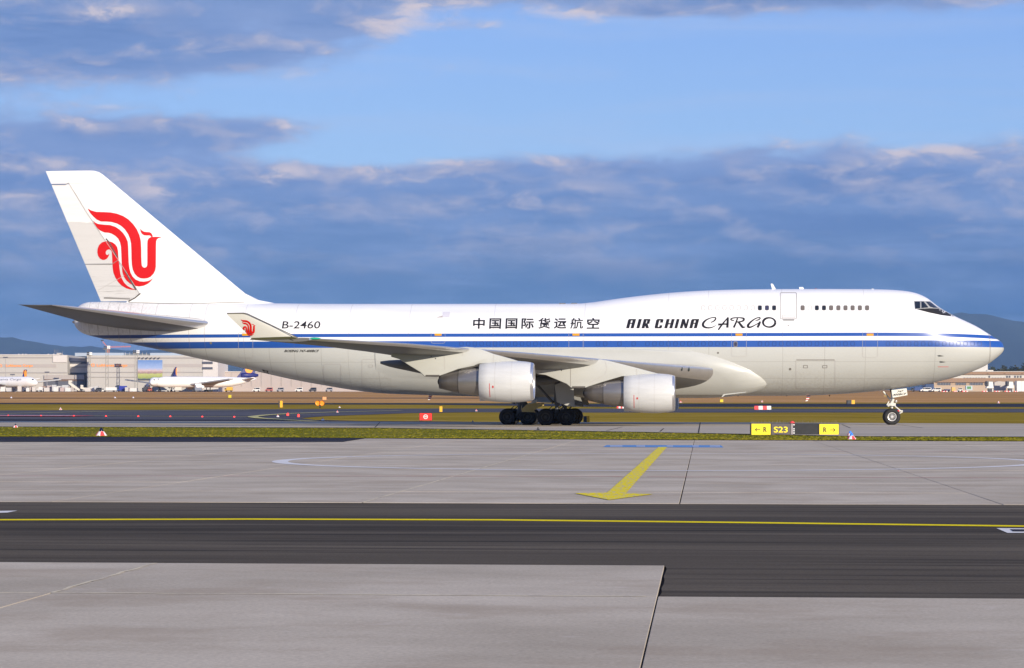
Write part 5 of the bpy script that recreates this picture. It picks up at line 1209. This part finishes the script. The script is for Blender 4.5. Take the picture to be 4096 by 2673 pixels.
# ---- far airliners
def airliner(label, nose, heading, Lg, r, finm, tri=False, disc=True, title=None, zc=5.4):
    """nose: world point under the nose; heading: angle of the nose direction"""
    root = empty('cargo_jet', nose, heading); tag(root, label, 'airplane'); wm = mat('far_white', (.78, .77, .77), .35); b = MB(); secs = []
    for a, k, dz in ((0, .05, -.5), (.01, .35, -.42), (.03, .62, -.3), (.06, .86, -.1), (.10, 1, 0), (.62, 1, 0), (.74, .92, .15), (.85, .66, .6), (.94, .34, 1.15), (1, .08, 1.5)):
        secs.append([(-a * Lg, r * k * math.cos(g), zc + dz * r * .45 + r * k * math.sin(g)) for g in np.linspace(0, 2 * math.pi, 21)[:-1]])
    f = b.loft(secs).build('fuselage', wm, root, True)
    x0 = -.80 * Lg; zt = zc + r * .75
    def slab(name, pts, y0, y1, m, par=root): return MB().plate(pts, y0, y1).build(name, m, par)
    fin = slab('fin', [(x0, zt), (x0 - Lg * .13, zt + Lg * .155), (x0 - Lg * .20, zt + Lg * .155), (x0 - Lg * .175, zt)], -.35, .35, finm)
    if disc:
        for s in (-1, 1): MB().lathe([(s * .02, 2.3), (s * .06, 2.2), (s * .07, 0)], (x0 - Lg * .125, s * .36, zt + Lg * .085), 'y', 24).build('emblem', paint('disc_orange', 250, 160, 30, .5), fin)
    for s in (-1, 1):
        v = [(x0 - 2, s * 1, zc + r * .4), (x0 - Lg * .10, s * 9, zc + r * .4 + 1.2), (x0 - Lg * .135, s * 9, zc + r * .4 + 1.2), (x0 - Lg * .14, s * 1, zc + r * .4)]
        MB().add(v + [(a, c, d + .35) for a, c, d in v], [(0, 1, 2, 3), (7, 6, 5, 4), (0, 4, 5, 1), (1, 5, 6, 2), (2, 6, 7, 3), (3, 7, 4, 0)]).build('tailplane', wm, root)
        v = [(-.34 * Lg, s * 2.5, zc - r * .55), (-.60 * Lg, s * 25, zc + 1.2), (-.64 * Lg, s * 25, zc + 1.2), (-.58 * Lg, s * 9, zc - r * .25), (-.58 * Lg, s * 2.5, zc - r * .5)]
        MB().add(v + [(a, c, d + .7) for a, c, d in v], [(0, 1, 2, 3, 4), (9, 8, 7, 6, 5)] + [(i, (i + 1) % 5, 5 + (i + 1) % 5, 5 + i) for i in range(5)]).build('wing', mat('far_wing', (.35, .36, .38), .5), root)
        MB().lathe([(-2.6, .9), (-1.0, 1.35), (1.4, 1.4), (2.4, 1.15), (2.3, .9), (1.2, .8), (1.2, 0)], (-.40 * Lg, s * 8.5, zc - r * .95), 'x', 20).build('engine', wm, root, True)
        MB().box(-.42 * Lg, -.36 * Lg, s * 8.5 - .2, s * 8.5 + .2, zc - r * .6, zc - r * .3).build('pylon', wm, root)
        g = MB(); g.bar((-.53 * Lg, s * 3.5, zc - r), (-.53 * Lg, s * 3.5, .6), .25)
        for dx in (-.8, .8): g.lathe([(-.5, .6), (-.5, .62), (.5, .62), (.5, .0)], (-.53 * Lg + dx, s * 3.5, .62), 'y', 14)
        g.build('landing_gear', TYRE, root)
    if tri: MB().lathe([(4.2, .9), (3.8, 1.35), (0, 1.45), (-4.5, 1.1), (-6, .7), (-6, 0)], (x0 - Lg * .115, 0, zt + 1.7), 'x', 20).build('tail_engine', finm if tri == 'navy' else wm, root, True)
    g = MB(); g.bar((-.07 * Lg, 0, zc - r), (-.07 * Lg, 0, .5), .2); g.lathe([(-.4, .0), (-.4, .5), (.4, .5), (.4, 0)], (-.07 * Lg, 0, .5), 'y', 14); g.build('landing_gear', TYRE, root)
    for s in (-1, 1):
        MB().add([(-.028 * Lg, s * r * .42, zc + r * .34), (-.042 * Lg, s * r * .66, zc + r * .36), (-.046 * Lg, s * r * .55, zc + r * .56), (-.034 * Lg, s * r * .34, zc + r * .52)], [(0, 1, 2, 3)]).build('cockpit_window', GLASS, f)
    if title:
        s = title
        v, fc = text2d('Lufthansa Cargo', -.52 * Lg, 0, -.16 * Lg, 1.5); 
        for sd in (-1, 1):
            vv = [((a if sd < 0 else -.68 * Lg - a), sd * (math.sqrt(r * r - (.45 * r + .75 - q) ** 2) + .03 if abs(.45 * r + .75 - q) < r else 0), zc + .45 * r + .75 - q) for a, q in v]
            mk('title', vv, fc, paint('title_navy', 40, 44, 90, .5), f)
    return root
NAVY = paint('tail_navy', 24, 30, 104, .45)
def nose_at(px, Y): g = gp(px, Y); return g
airliner('white cargo jet with navy tail engine and orange disc, parked below the tail', nose_at(612, 1384), R(180 + 24), 60, 3.0, NAVY, 'navy')
airliner('white cargo jet at far left edge with its nose to the right', nose_at(150, 1372), R(-24), 56, 2.9, NAVY, None, True, True)
airliner('thin navy fin of a head-on jet standing behind the far left cargo jet', nose_at(20, 1392), R(-98), 36, 2.4, NAVY, None, True)
airliner('nearly head-on cargo jet with thin navy fin left of the parked jet', nose_at(604, 1378), R(-99), 52, 2.6, NAVY, None, True)

# ---- ground vehicles and equipment
VW, VD = mat('vehicle_white', (.72, .72, .70), .4), mat('vehicle_dark', (.05, .05, .06), .5)
def wheels(root, xs, w, r=.42):
    for x in xs:
        for y in (0.0, w):
            MB().lathe([(-.14, .0), (-.14, r), (.14, r), (.14, 0)], (x, y, r), 'y', 14).build('wheel', TYRE, root)
def van(px0, px1, h, m, label, Y=1388, cat='van', kind='van', group=None):
    w = (px1 - px0) * Y / F; root = empty(cat.replace(' ', '_'), gp((px0 + px1) / 2, Y)); tag(root, label, cat, group); a = w / 2; d = 1.9
    if kind == 'van':
        MB().plate([(-a, .35), (a, .35), (a, h), (-a + w * .30, h), (-a + w * .13, h * .55), (-a, h * .48)], 0, d).build('body', m, root)
        MB().plate([(-a + w * .17, h * .58), (-a + w * .30, h * .93), (-a + w * .38, h * .93), (-a + w * .38, h * .58)], -.02, d + .02).build('window', GLASS, root)
        MB().plate([(-a + w * .42, h * .60), (-a + w * .42, h * .92), (a - w * .06, h * .92), (a - w * .06, h * .60)], -.02, d + .02).build('window', GLASS, root)
    else:                                        # truck with a separate cab at the left
        MB().box(-a, -a + w * .24, 0, d, .4, h * .78).build('cab', m[0], root); MB().box(-a + .1, -a + w * .2, -.02, d + .02, h * .48, h * .72).build('window', GLASS, root)
        MB().box(-a + w * .27, a, -.1, d + .3, .7, h).build('load', m[1], root); MB().box(-a, a, .2, d - .2, .45, .68).build('chassis', VD, root)
    wheels(root, (-a + w * .2, a - w * .2), d)
    return root
van(3682, 3725.5, 2.3, VW, 'white minibus parked nearest the blue trucks at right', 1396); van(3727, 3765, 2.2, VW, 'white van right of the white minibus', 1394)
blue = paint('truck_blue', 36, 66, 122, .45)
van(3646, 3690, 2.6, (VD, blue), 'dark blue truck behind the minibus', 1410, 'truck', 'truck'); van(3690, 3736, 4.2, (blue, mat('truck_navy', lin(34, 62, 104), .5)), 'taller blue box truck beside the tan terminal', 1418, 'truck', 'truck')
van(3832, 3850, 2.1, VW, 'small white van in front of the tan terminal windows', 1396)
van(3770, 3802, 1.4, (VD, mat('cart_dark', lin(60, 60, 100), .5)), 'low dark baggage cart in front of the terminal', 1400, 'cart', 'truck')
def crate(px0, px1, py0, m, label, cat='container', Y=1392, d=2.5, ribs=True, py1=None, group=None):
    w = (px1 - px0) * Y / F; h = zz(py0, Y); root = empty(cat.replace(' ', '_'), gp((px0 + px1) / 2, Y)); tag(root, label, cat, group)
    MB().box(-w / 2, w / 2, 0, d, .15, h).build('body', m, root)
    if ribs:
        for i in range(1, 4): MB().box(-w / 2 + w * i / 4 - .05, -w / 2 + w * i / 4 + .05, -.06, 0, .2, h - .05).build('rib', mat('rib_grey', (.45, .45, .44), .5), root)
        MB().box(-w / 2 - .03, w / 2 + .03, -.08, d + .08, h - .02, h + .12).build('lid', mat('rib_grey', (.45, .45, .44)), root)
    for x in (-w * .3, w * .3): MB().box(x - .2, x + .2, .1, d - .1, -.05, .16).build('skid', VD, root)
crate(3808, 3821, 1549, paint('crate_yellow', 226, 180, 60, .5), 'upright yellow container in front of the tan terminal'); crate(4068, 4140, 1525, VW, 'tall white container at the right edge of the picture', 'container', 1385, 6)
def advert():
    Y = 1394; root = empty('container', gp(3877, Y)); tag(root, 'raised white box with green print beside the terminal', 'container'); z0, z1 = zz(1560, Y), zz(1543.5, Y)
    MB().box(-1.8, 1.8, 0, 2.5, z0, z1).build('body', mat('pale_blue', lin(176, 196, 204), .5), root); MB().box(-1.2, 1.0, -.04, 0, z0 + .5, z1 - .4).build('print', paint('print_green', 74, 132, 76, .5), root)
    for x in (-1.6, 0, 1.6): MB().bar((x, .3, 0), (x, .3, z0), .12, n=6).build('leg', BANDD, root)
    MB().box(-3.4, 1.9, .2, .4, z0 * .55, z0 * .55 + .25).build('rail', mat('rib_grey', (.45, .45, .44)), root)
advert()
def lift(px, label, Y=1386):
    root = empty('boarding_bridge', gp(px, Y)); tag(root, label, 'boarding bridge', 'boarding bridges at the tan terminal'); z = lambda py: zz(py, Y); sc = Y / F
    MB().plate([(-16 * sc, z(1553)), (13 * sc, z(1553)), (9 * sc, z(1527)), (-8 * sc, z(1527))], 0, 4).build('cabin', VW, root)
    MB().plate([(-16 * sc, z(1545)), (-8 * sc, z(1545)), (-7 * sc, z(1526)), (-16 * sc, z(1526))], -.3, 4.2).build('shaded_side', mat('shaded_side', (.06, .065, .075), .7), root)  # dark sheet painting in the shaded left of the bridge head
    MB().box(-15 * sc, 10 * sc, -.2, 4.4, z(1527), z(1525)).build('roof', mat('bridge_roof', (.2, .2, .2), .6), root)
    for x in (-9, 9): MB().bar((x * sc, .8, 0), (x * sc, .8, z(1553)), .35, n=8).build('leg', VW if x > 0 else VD, root)
    MB().box(-6 * sc, 6 * sc, .4, 3, .1, z(1554)).build('undercarriage', VD, root)
lift(3962, 'white boarding bridge head left of the grey tunnel'); lift(4043, 'white boarding bridge head near the right edge')
def tunnel(px0, px1, label):
    Y = 1398; root = empty('bridge_tunnel', gp((px0 + px1) / 2, Y)); tag(root, label, 'tunnel'); z = lambda py: zz(py, Y); a = (px1 - px0) / 2 * Y / F
    MB().plate([(-a, z(1530)), (-a * .3, z(1525)), (a, z(1528)), (a, z(1563)), (-a, z(1563))], 0, 3).build('body', mat('tunnel_grey', (.46, .42, .38), .6), root)
    for x in (-a * .6, a * .6): MB().bar((x, 1.5, 0), (x, 1.5, z(1560)), .3, n=8).build('leg', VD, root)
tunnel(3978, 4024, 'pale grey covered tunnel between the two boarding bridges')
for i, (a, b) in enumerate(((3767, 3791), (3814, 3830), (3847, 3872), (3928, 3951), (3977, 3999), (4018, 4043), (4056, 4072))):
    barrier(a, b, 1564.8, 1568.4, 'low red and white barrier, number %s from left before the tan terminal' % ['one', 'two', 'three', 'four', 'five', 'six', 'seven'][i], 4, gy=1567.6)

TAN = mat('terminal_tan', lin(150, 122, 98), .8, var=.05, scale=.2); TANL = mat('terminal_cream', lin(184, 162, 138), .8, var=.03, scale=.2); TWH = mat('terminal_white', (.56, .54, .50), .7)
tb = Far('terminal_building', 'tan two storey terminal with ribbon windows under the nose', 'building', 3735, 4700, 1432)
tb.box('wall', 3735, 4700, 1541.5, None, TANL, 0, 40); tb.box('window_band', 3735, 4700, 1530, 1541.5, mat('band_cream', lin(172, 150, 128), .8), .4, 40); tb.box('spandrel', 3733, 4700, 1513, 1530, TAN, -.5, 40)
tb.box('upper_wall', 3736, 4700, 1499, 1513, TWH, .3, 40); tb.box('roof_band', 3733, 4700, 1487.5, 1499, TAN, -.6, 40); tb.box('roof_edge', 3732, 4700, 1485.5, 1487.5, TWH, -.8, 40)
tb.box('roof_house', 3880, 3959, 1455, 1486, TWH, 6, 25); tb.box('roof_plinth', 3956, 3980, 1480, 1486, TWH, 5, 20)
tb.box('pier', 3735, 3740, 1530, 1567, TANL, -.3, 1)
wpx = []
for s0, n, st in ((3751, 5, 10.6), (3824, 4, 10.6), (3880.5, 5, 10.6), (3940, 4, 10.6), (4010, 6, 10.6), (4090, 5, 10.6), (4160, 8, 10.6)):
    for i in range(n):
        o = tb.box('window', s0 + i * st, s0 + i * st + 9.2, 1531.2, 1540.8, HWIN, .1, .6); tb.box('window_frame', s0 + i * st - .5, s0 + i * st, 1530.6, 1541.4, TWH, 0, .6, o)
for a, b in ((3955, 3960.5), (4025.5, 4032), (4036, 4042), (4058, 4064), (4069, 4074.5), (4080, 4086.5), (4110, 4117), (4122, 4129)): tb.box('window', a, b, 1503, 1511.5, HWIN, 0, .6)
for a in (3855, 3867, 3879, 3891, 3902, 3913, 3924, 3935, 3967, 3978, 3989, 4000, 4012): tb.box('window', a, a + 7, 1511, 1512.8, HWIN, 0, .6)
for a in (3950, 4018, 4088): tb.box('roof_vent', a - 3, a + 3, 1494, 1495.8, BROWN, -.9, -.5)

# clutter on the left apron
def stairs(px0, px1, py0, m, label, flip=False, Y=1386):
    root = empty('boarding_stairs', gp((px0 + px1) / 2, Y)); tag(root, label, 'stairs', 'mobile boarding stairs'); a = (px1 - px0) / 2 * Y / F; h = zz(py0, Y); s = -1 if flip else 1
    MB().plate([(-s * a, h), (-s * a, h - .9), (s * a * .8, .5), (s * a, .5), (s * a, 1.4), (-s * a * .7, h + .1)], 0, 2).build('flight', m, root)
    MB().box(min(-s * a, -s * a * .4), max(-s * a, -s * a * .4), 0, 2, h, h + 1.1).build('landing', m, root)
    MB().bar((-s * a * .7, 1, .5), (-s * a * .7, 1, h - .8), .25, n=6).build('support', VD, root); MB().box(-a, a, .1, 1.9, .4, .8).build('chassis', mat('rib_grey', (.45, .45, .44)), root); wheels(root, (-a * .7, a * .7), 1.9)
CREAMV = mat('stairs_cream', (.66, .62, .54), .5)
stairs(274, 318, 1530, CREAMV, 'cream boarding stairs in front of the shaded gate'); stairs(322, 352, 1548, CREAMV, 'shorter cream stairs right of the tall cream stairs'); stairs(626, 680, 1524, mat('stairs_grey', (.5, .5, .47), .5), 'grey boarding stairs against the nose of the parked jet')
stairs(96, 118, 1540, CREAMV, 'small stairs under the nose of the left cargo jet', True)
tones = [('white', (.66, .65, .64)), ('pink grey', (.46, .37, .36)), ('silver', (.5, .5, .51)), ('pale', (.56, .53, .5)), ('rust brown', (.30, .20, .16)), ('dove grey', (.40, .39, .39))]
for i, (a, b, y, k) in enumerate(((8, 34, 1552, 0), (36, 58, 1556, 3), (60, 92, 1550, 0), (120, 136, 1549, 1), (140, 162, 1554, 0), (166, 186, 1546, 4), (188, 206, 1543, 1), (208, 224, 1540, 2), (226, 246, 1545, 0), (248, 272, 1541, 2), (360, 376, 1548, 0), (378, 392, 1545, 2), (500, 512, 1550, 3), (516, 528, 1556, 1))):
    crate(a, b, y, mat('crate_%s' % tones[k][0].replace(' ', '_'), tones[k][1], .5), '%s freight container, %s from the left in the apron row' % (tones[k][0], ['first', 'second', 'third', 'fourth', 'fifth', 'sixth', 'seventh', 'eighth', 'ninth', 'tenth', 'eleventh', 'twelfth', 'thirteenth', 'fourteenth'][i]), Y=1380 + (i * 7) % 12, group='freight containers on the far apron', ribs=(i % 2 == 0))
ordn = ['first', 'second', 'third', 'fourth', 'fifth', 'sixth', 'seventh', 'eighth', 'ninth', 'tenth', 'eleventh', 'twelfth']
for i, (a, b, y, k) in enumerate(((2, 20, 1548, 0), (26, 44, 1551, 2), (70, 84, 1545, 3), (104, 116, 1552, 0), (128, 142, 1550, 3), (154, 170, 1548, 0), (176, 196, 1551, 3), (214, 232, 1549, 0), (240, 256, 1550, 1), (262, 282, 1552, 0), (340, 362, 1551, 3), (520, 546, 1553, 0))):
    crate(a, b, y, mat('crate_%s' % tones[k][0].replace(' ', '_'), tones[k][1], .5), '%s low freight pallet, %s from the left in the front row' % (tones[k][0], ordn[i]), 'pallet', Y=1372, group='freight pallets at the apron edge', ribs=False)
van(378, 405, 2.2, VD, 'black van left of the white and blue truck', 1380); van(406, 466, 2.4, (VW, VW), 'long white truck next to the blue trailer', 1382, 'truck', 'truck'); van(466, 506, 3.2, (blue, paint('trailer_blue', 40, 52, 150, .5)), 'bright blue box truck on the left apron', 1384, 'truck', 'truck')
van(568, 590, 2.8, (VD, VD), 'dark tow tractor left of the parked jet nose', 1376, 'tractor', 'truck'); van(590, 606, 2.2, paint('red_van', 190, 96, 70, .5), 'rust red van under the nose of the parked jet', 1374)
van(690, 726, 2.6, (VW, mat('cream_load', (.66, .62, .55), .5)), 'cream truck under the wing of the parked jet', 1376, 'truck', 'truck'); van(770, 806, 2.4, (VD, mat('grey_load', (.22, .24, .3), .5)), 'grey loader under the parked jet belly', 1374, 'truck', 'truck')
van(898, 930, 2.6, (paint('loader_yellow', 214, 170, 60), paint('loader_yellow', 214, 170, 60)), 'yellow loader truck below the navy tail', 1376, 'truck', 'truck'); van(142, 170, 1.0, VW, 'low white car on the apron edge at left', 1368, 'car')
for i, (a, m) in enumerate(((1010, VW), (1060, mat('far_red', (.4, .12, .1))), (1105, mat('far_grey', (.3, .3, .33))), (1180, VW), (1235, VD), (1300, mat('far_grey', (.3, .3, .33))))):
    van(a, a + 30, 2.3, m, '%s van in the row seen under the rear fuselage' % ['first white', 'red', 'first grey', 'second white', 'black', 'second grey'][i], 1400)

# trees on the skyline at the right
def tree(px, py0, w, label, Y=1750):
    g = gp(px, Y); root = empty('tree', g); tag(root, label, 'tree', 'trees beyond the terminal'); h = H + (HZ - py0) * Y / F - g.z; rad = w / 2 * Y / F
    MB().bar((0, 0, -1), (0, 0, h * .55), .35, .2, n=7).build('trunk', mat('bark', (.07, .055, .04), .9), root)
    v = []; f = []; rr = np.random.default_rng(int(px))
    for i in range(900):
        d = rr.normal(size=3); d /= np.linalg.norm(d); q = rr.random() ** .4; k = 1 + .25 * math.sin(5 * d[0] + px) * math.cos(4 * d[2])
        c = Vector((d[0] * rad * q * k, d[1] * rad * q * k, h * .62 + d[2] * h * .38 * q * k)); a = Vector(rr.normal(size=3)) * .9; e = Vector(rr.normal(size=3)) * .9
        b = len(v); v += [c, c + a, c + e]; f.append((b, b + 1, b + 2))
    mk('crown', v, f, mat('leaf_%d' % (int(px) % 3), [(.030, .042, .018), (.045, .05, .022), (.05, .045, .025)][int(px) % 3], .8), root)
for i, (a, b, w) in enumerate(((3978, 1473, 44), (4012, 1468, 50), (4044, 1470, 40), (4072, 1468, 46), (4102, 1464, 52), (4150, 1466, 60))):
    tree(a, b, w, '%s in the skyline row right of the roof house' % ['lowest dark tree, nearest', 'rounded tree second', 'tree third', 'tree fourth', 'taller tree fifth', 'tree beyond the right edge'][i])

# wooded hills on the horizon
def hills():
    Y = 11500; ridge = [(-3500, 1400), (-1500, 1360), (-500, 1338), (0, 1347), (73, 1363), (210, 1377), (315, 1389), (500, 1396), (760, 1412), (1000, 1425), (1500, 1400), (2200, 1340), (2900, 1285), (3400, 1262), (3680, 1253), (3793, 1250), (3848, 1248.5), (3910, 1256), (3994, 1273), (4096, 1284), (4500, 1300), (5600, 1380), (7500, 1420)]
    xs = np.linspace(-3500, 7500, 320); rx, ry = zip(*ridge); v = []; rr = np.random.default_rng(3); nj = 9
    for px in xs:
        zt = H + (HZ - np.interp(px, rx, ry)) * Y / F + rr.normal(0, 2.2) + 6 * math.sin(px * .021) 
        for j in range(nj):
            t = j / (nj - 1); yy = Y - 3200 * (1 - t) + (900 * math.sin(px * .004 + 2 * t)) * (1 - t)
            v.append(((px - CX) * Y / F * (1 - .12 * (1 - t)), yy, 5 + (zt - 5) * (t ** 1.5) + (rr.normal(0, 4) if 0 < j < nj - 1 else 0)))
    f = [(i * nj + j, (i + 1) * nj + j, (i + 1) * nj + j + 1, i * nj + j + 1) for i in range(len(xs) - 1) for j in range(nj - 1)]
    tag(mk('hills', v, f, mat('forest', (.030, .045, .040), .95, var=.3, scale=.004), None, True), kind='structure')
hills()

# the air itself
def haze():
    m = bpy.data.materials.new('haze'); m.use_nodes = True; nt = m.node_tree; nt.nodes.clear()
    vol = nt.nodes.new('ShaderNodeVolumePrincipled'); vol.inputs['Color'].default_value = (.30, .56, 1.0, 1); vol.inputs['Density'].default_value = HAZE_D; vol.inputs['Anisotropy'].default_value = .0
    m.cycles.homogeneous_volume = True; out = nt.nodes.new('ShaderNodeOutputMaterial'); nt.links.new(vol.outputs[0], out.inputs['Volume'])
    o = MB().box(-9500, 9500, -300, 17000, -2, 700).build('haze', m); tag(o, kind='stuff')
HAZE_D = 4.2e-5
haze()
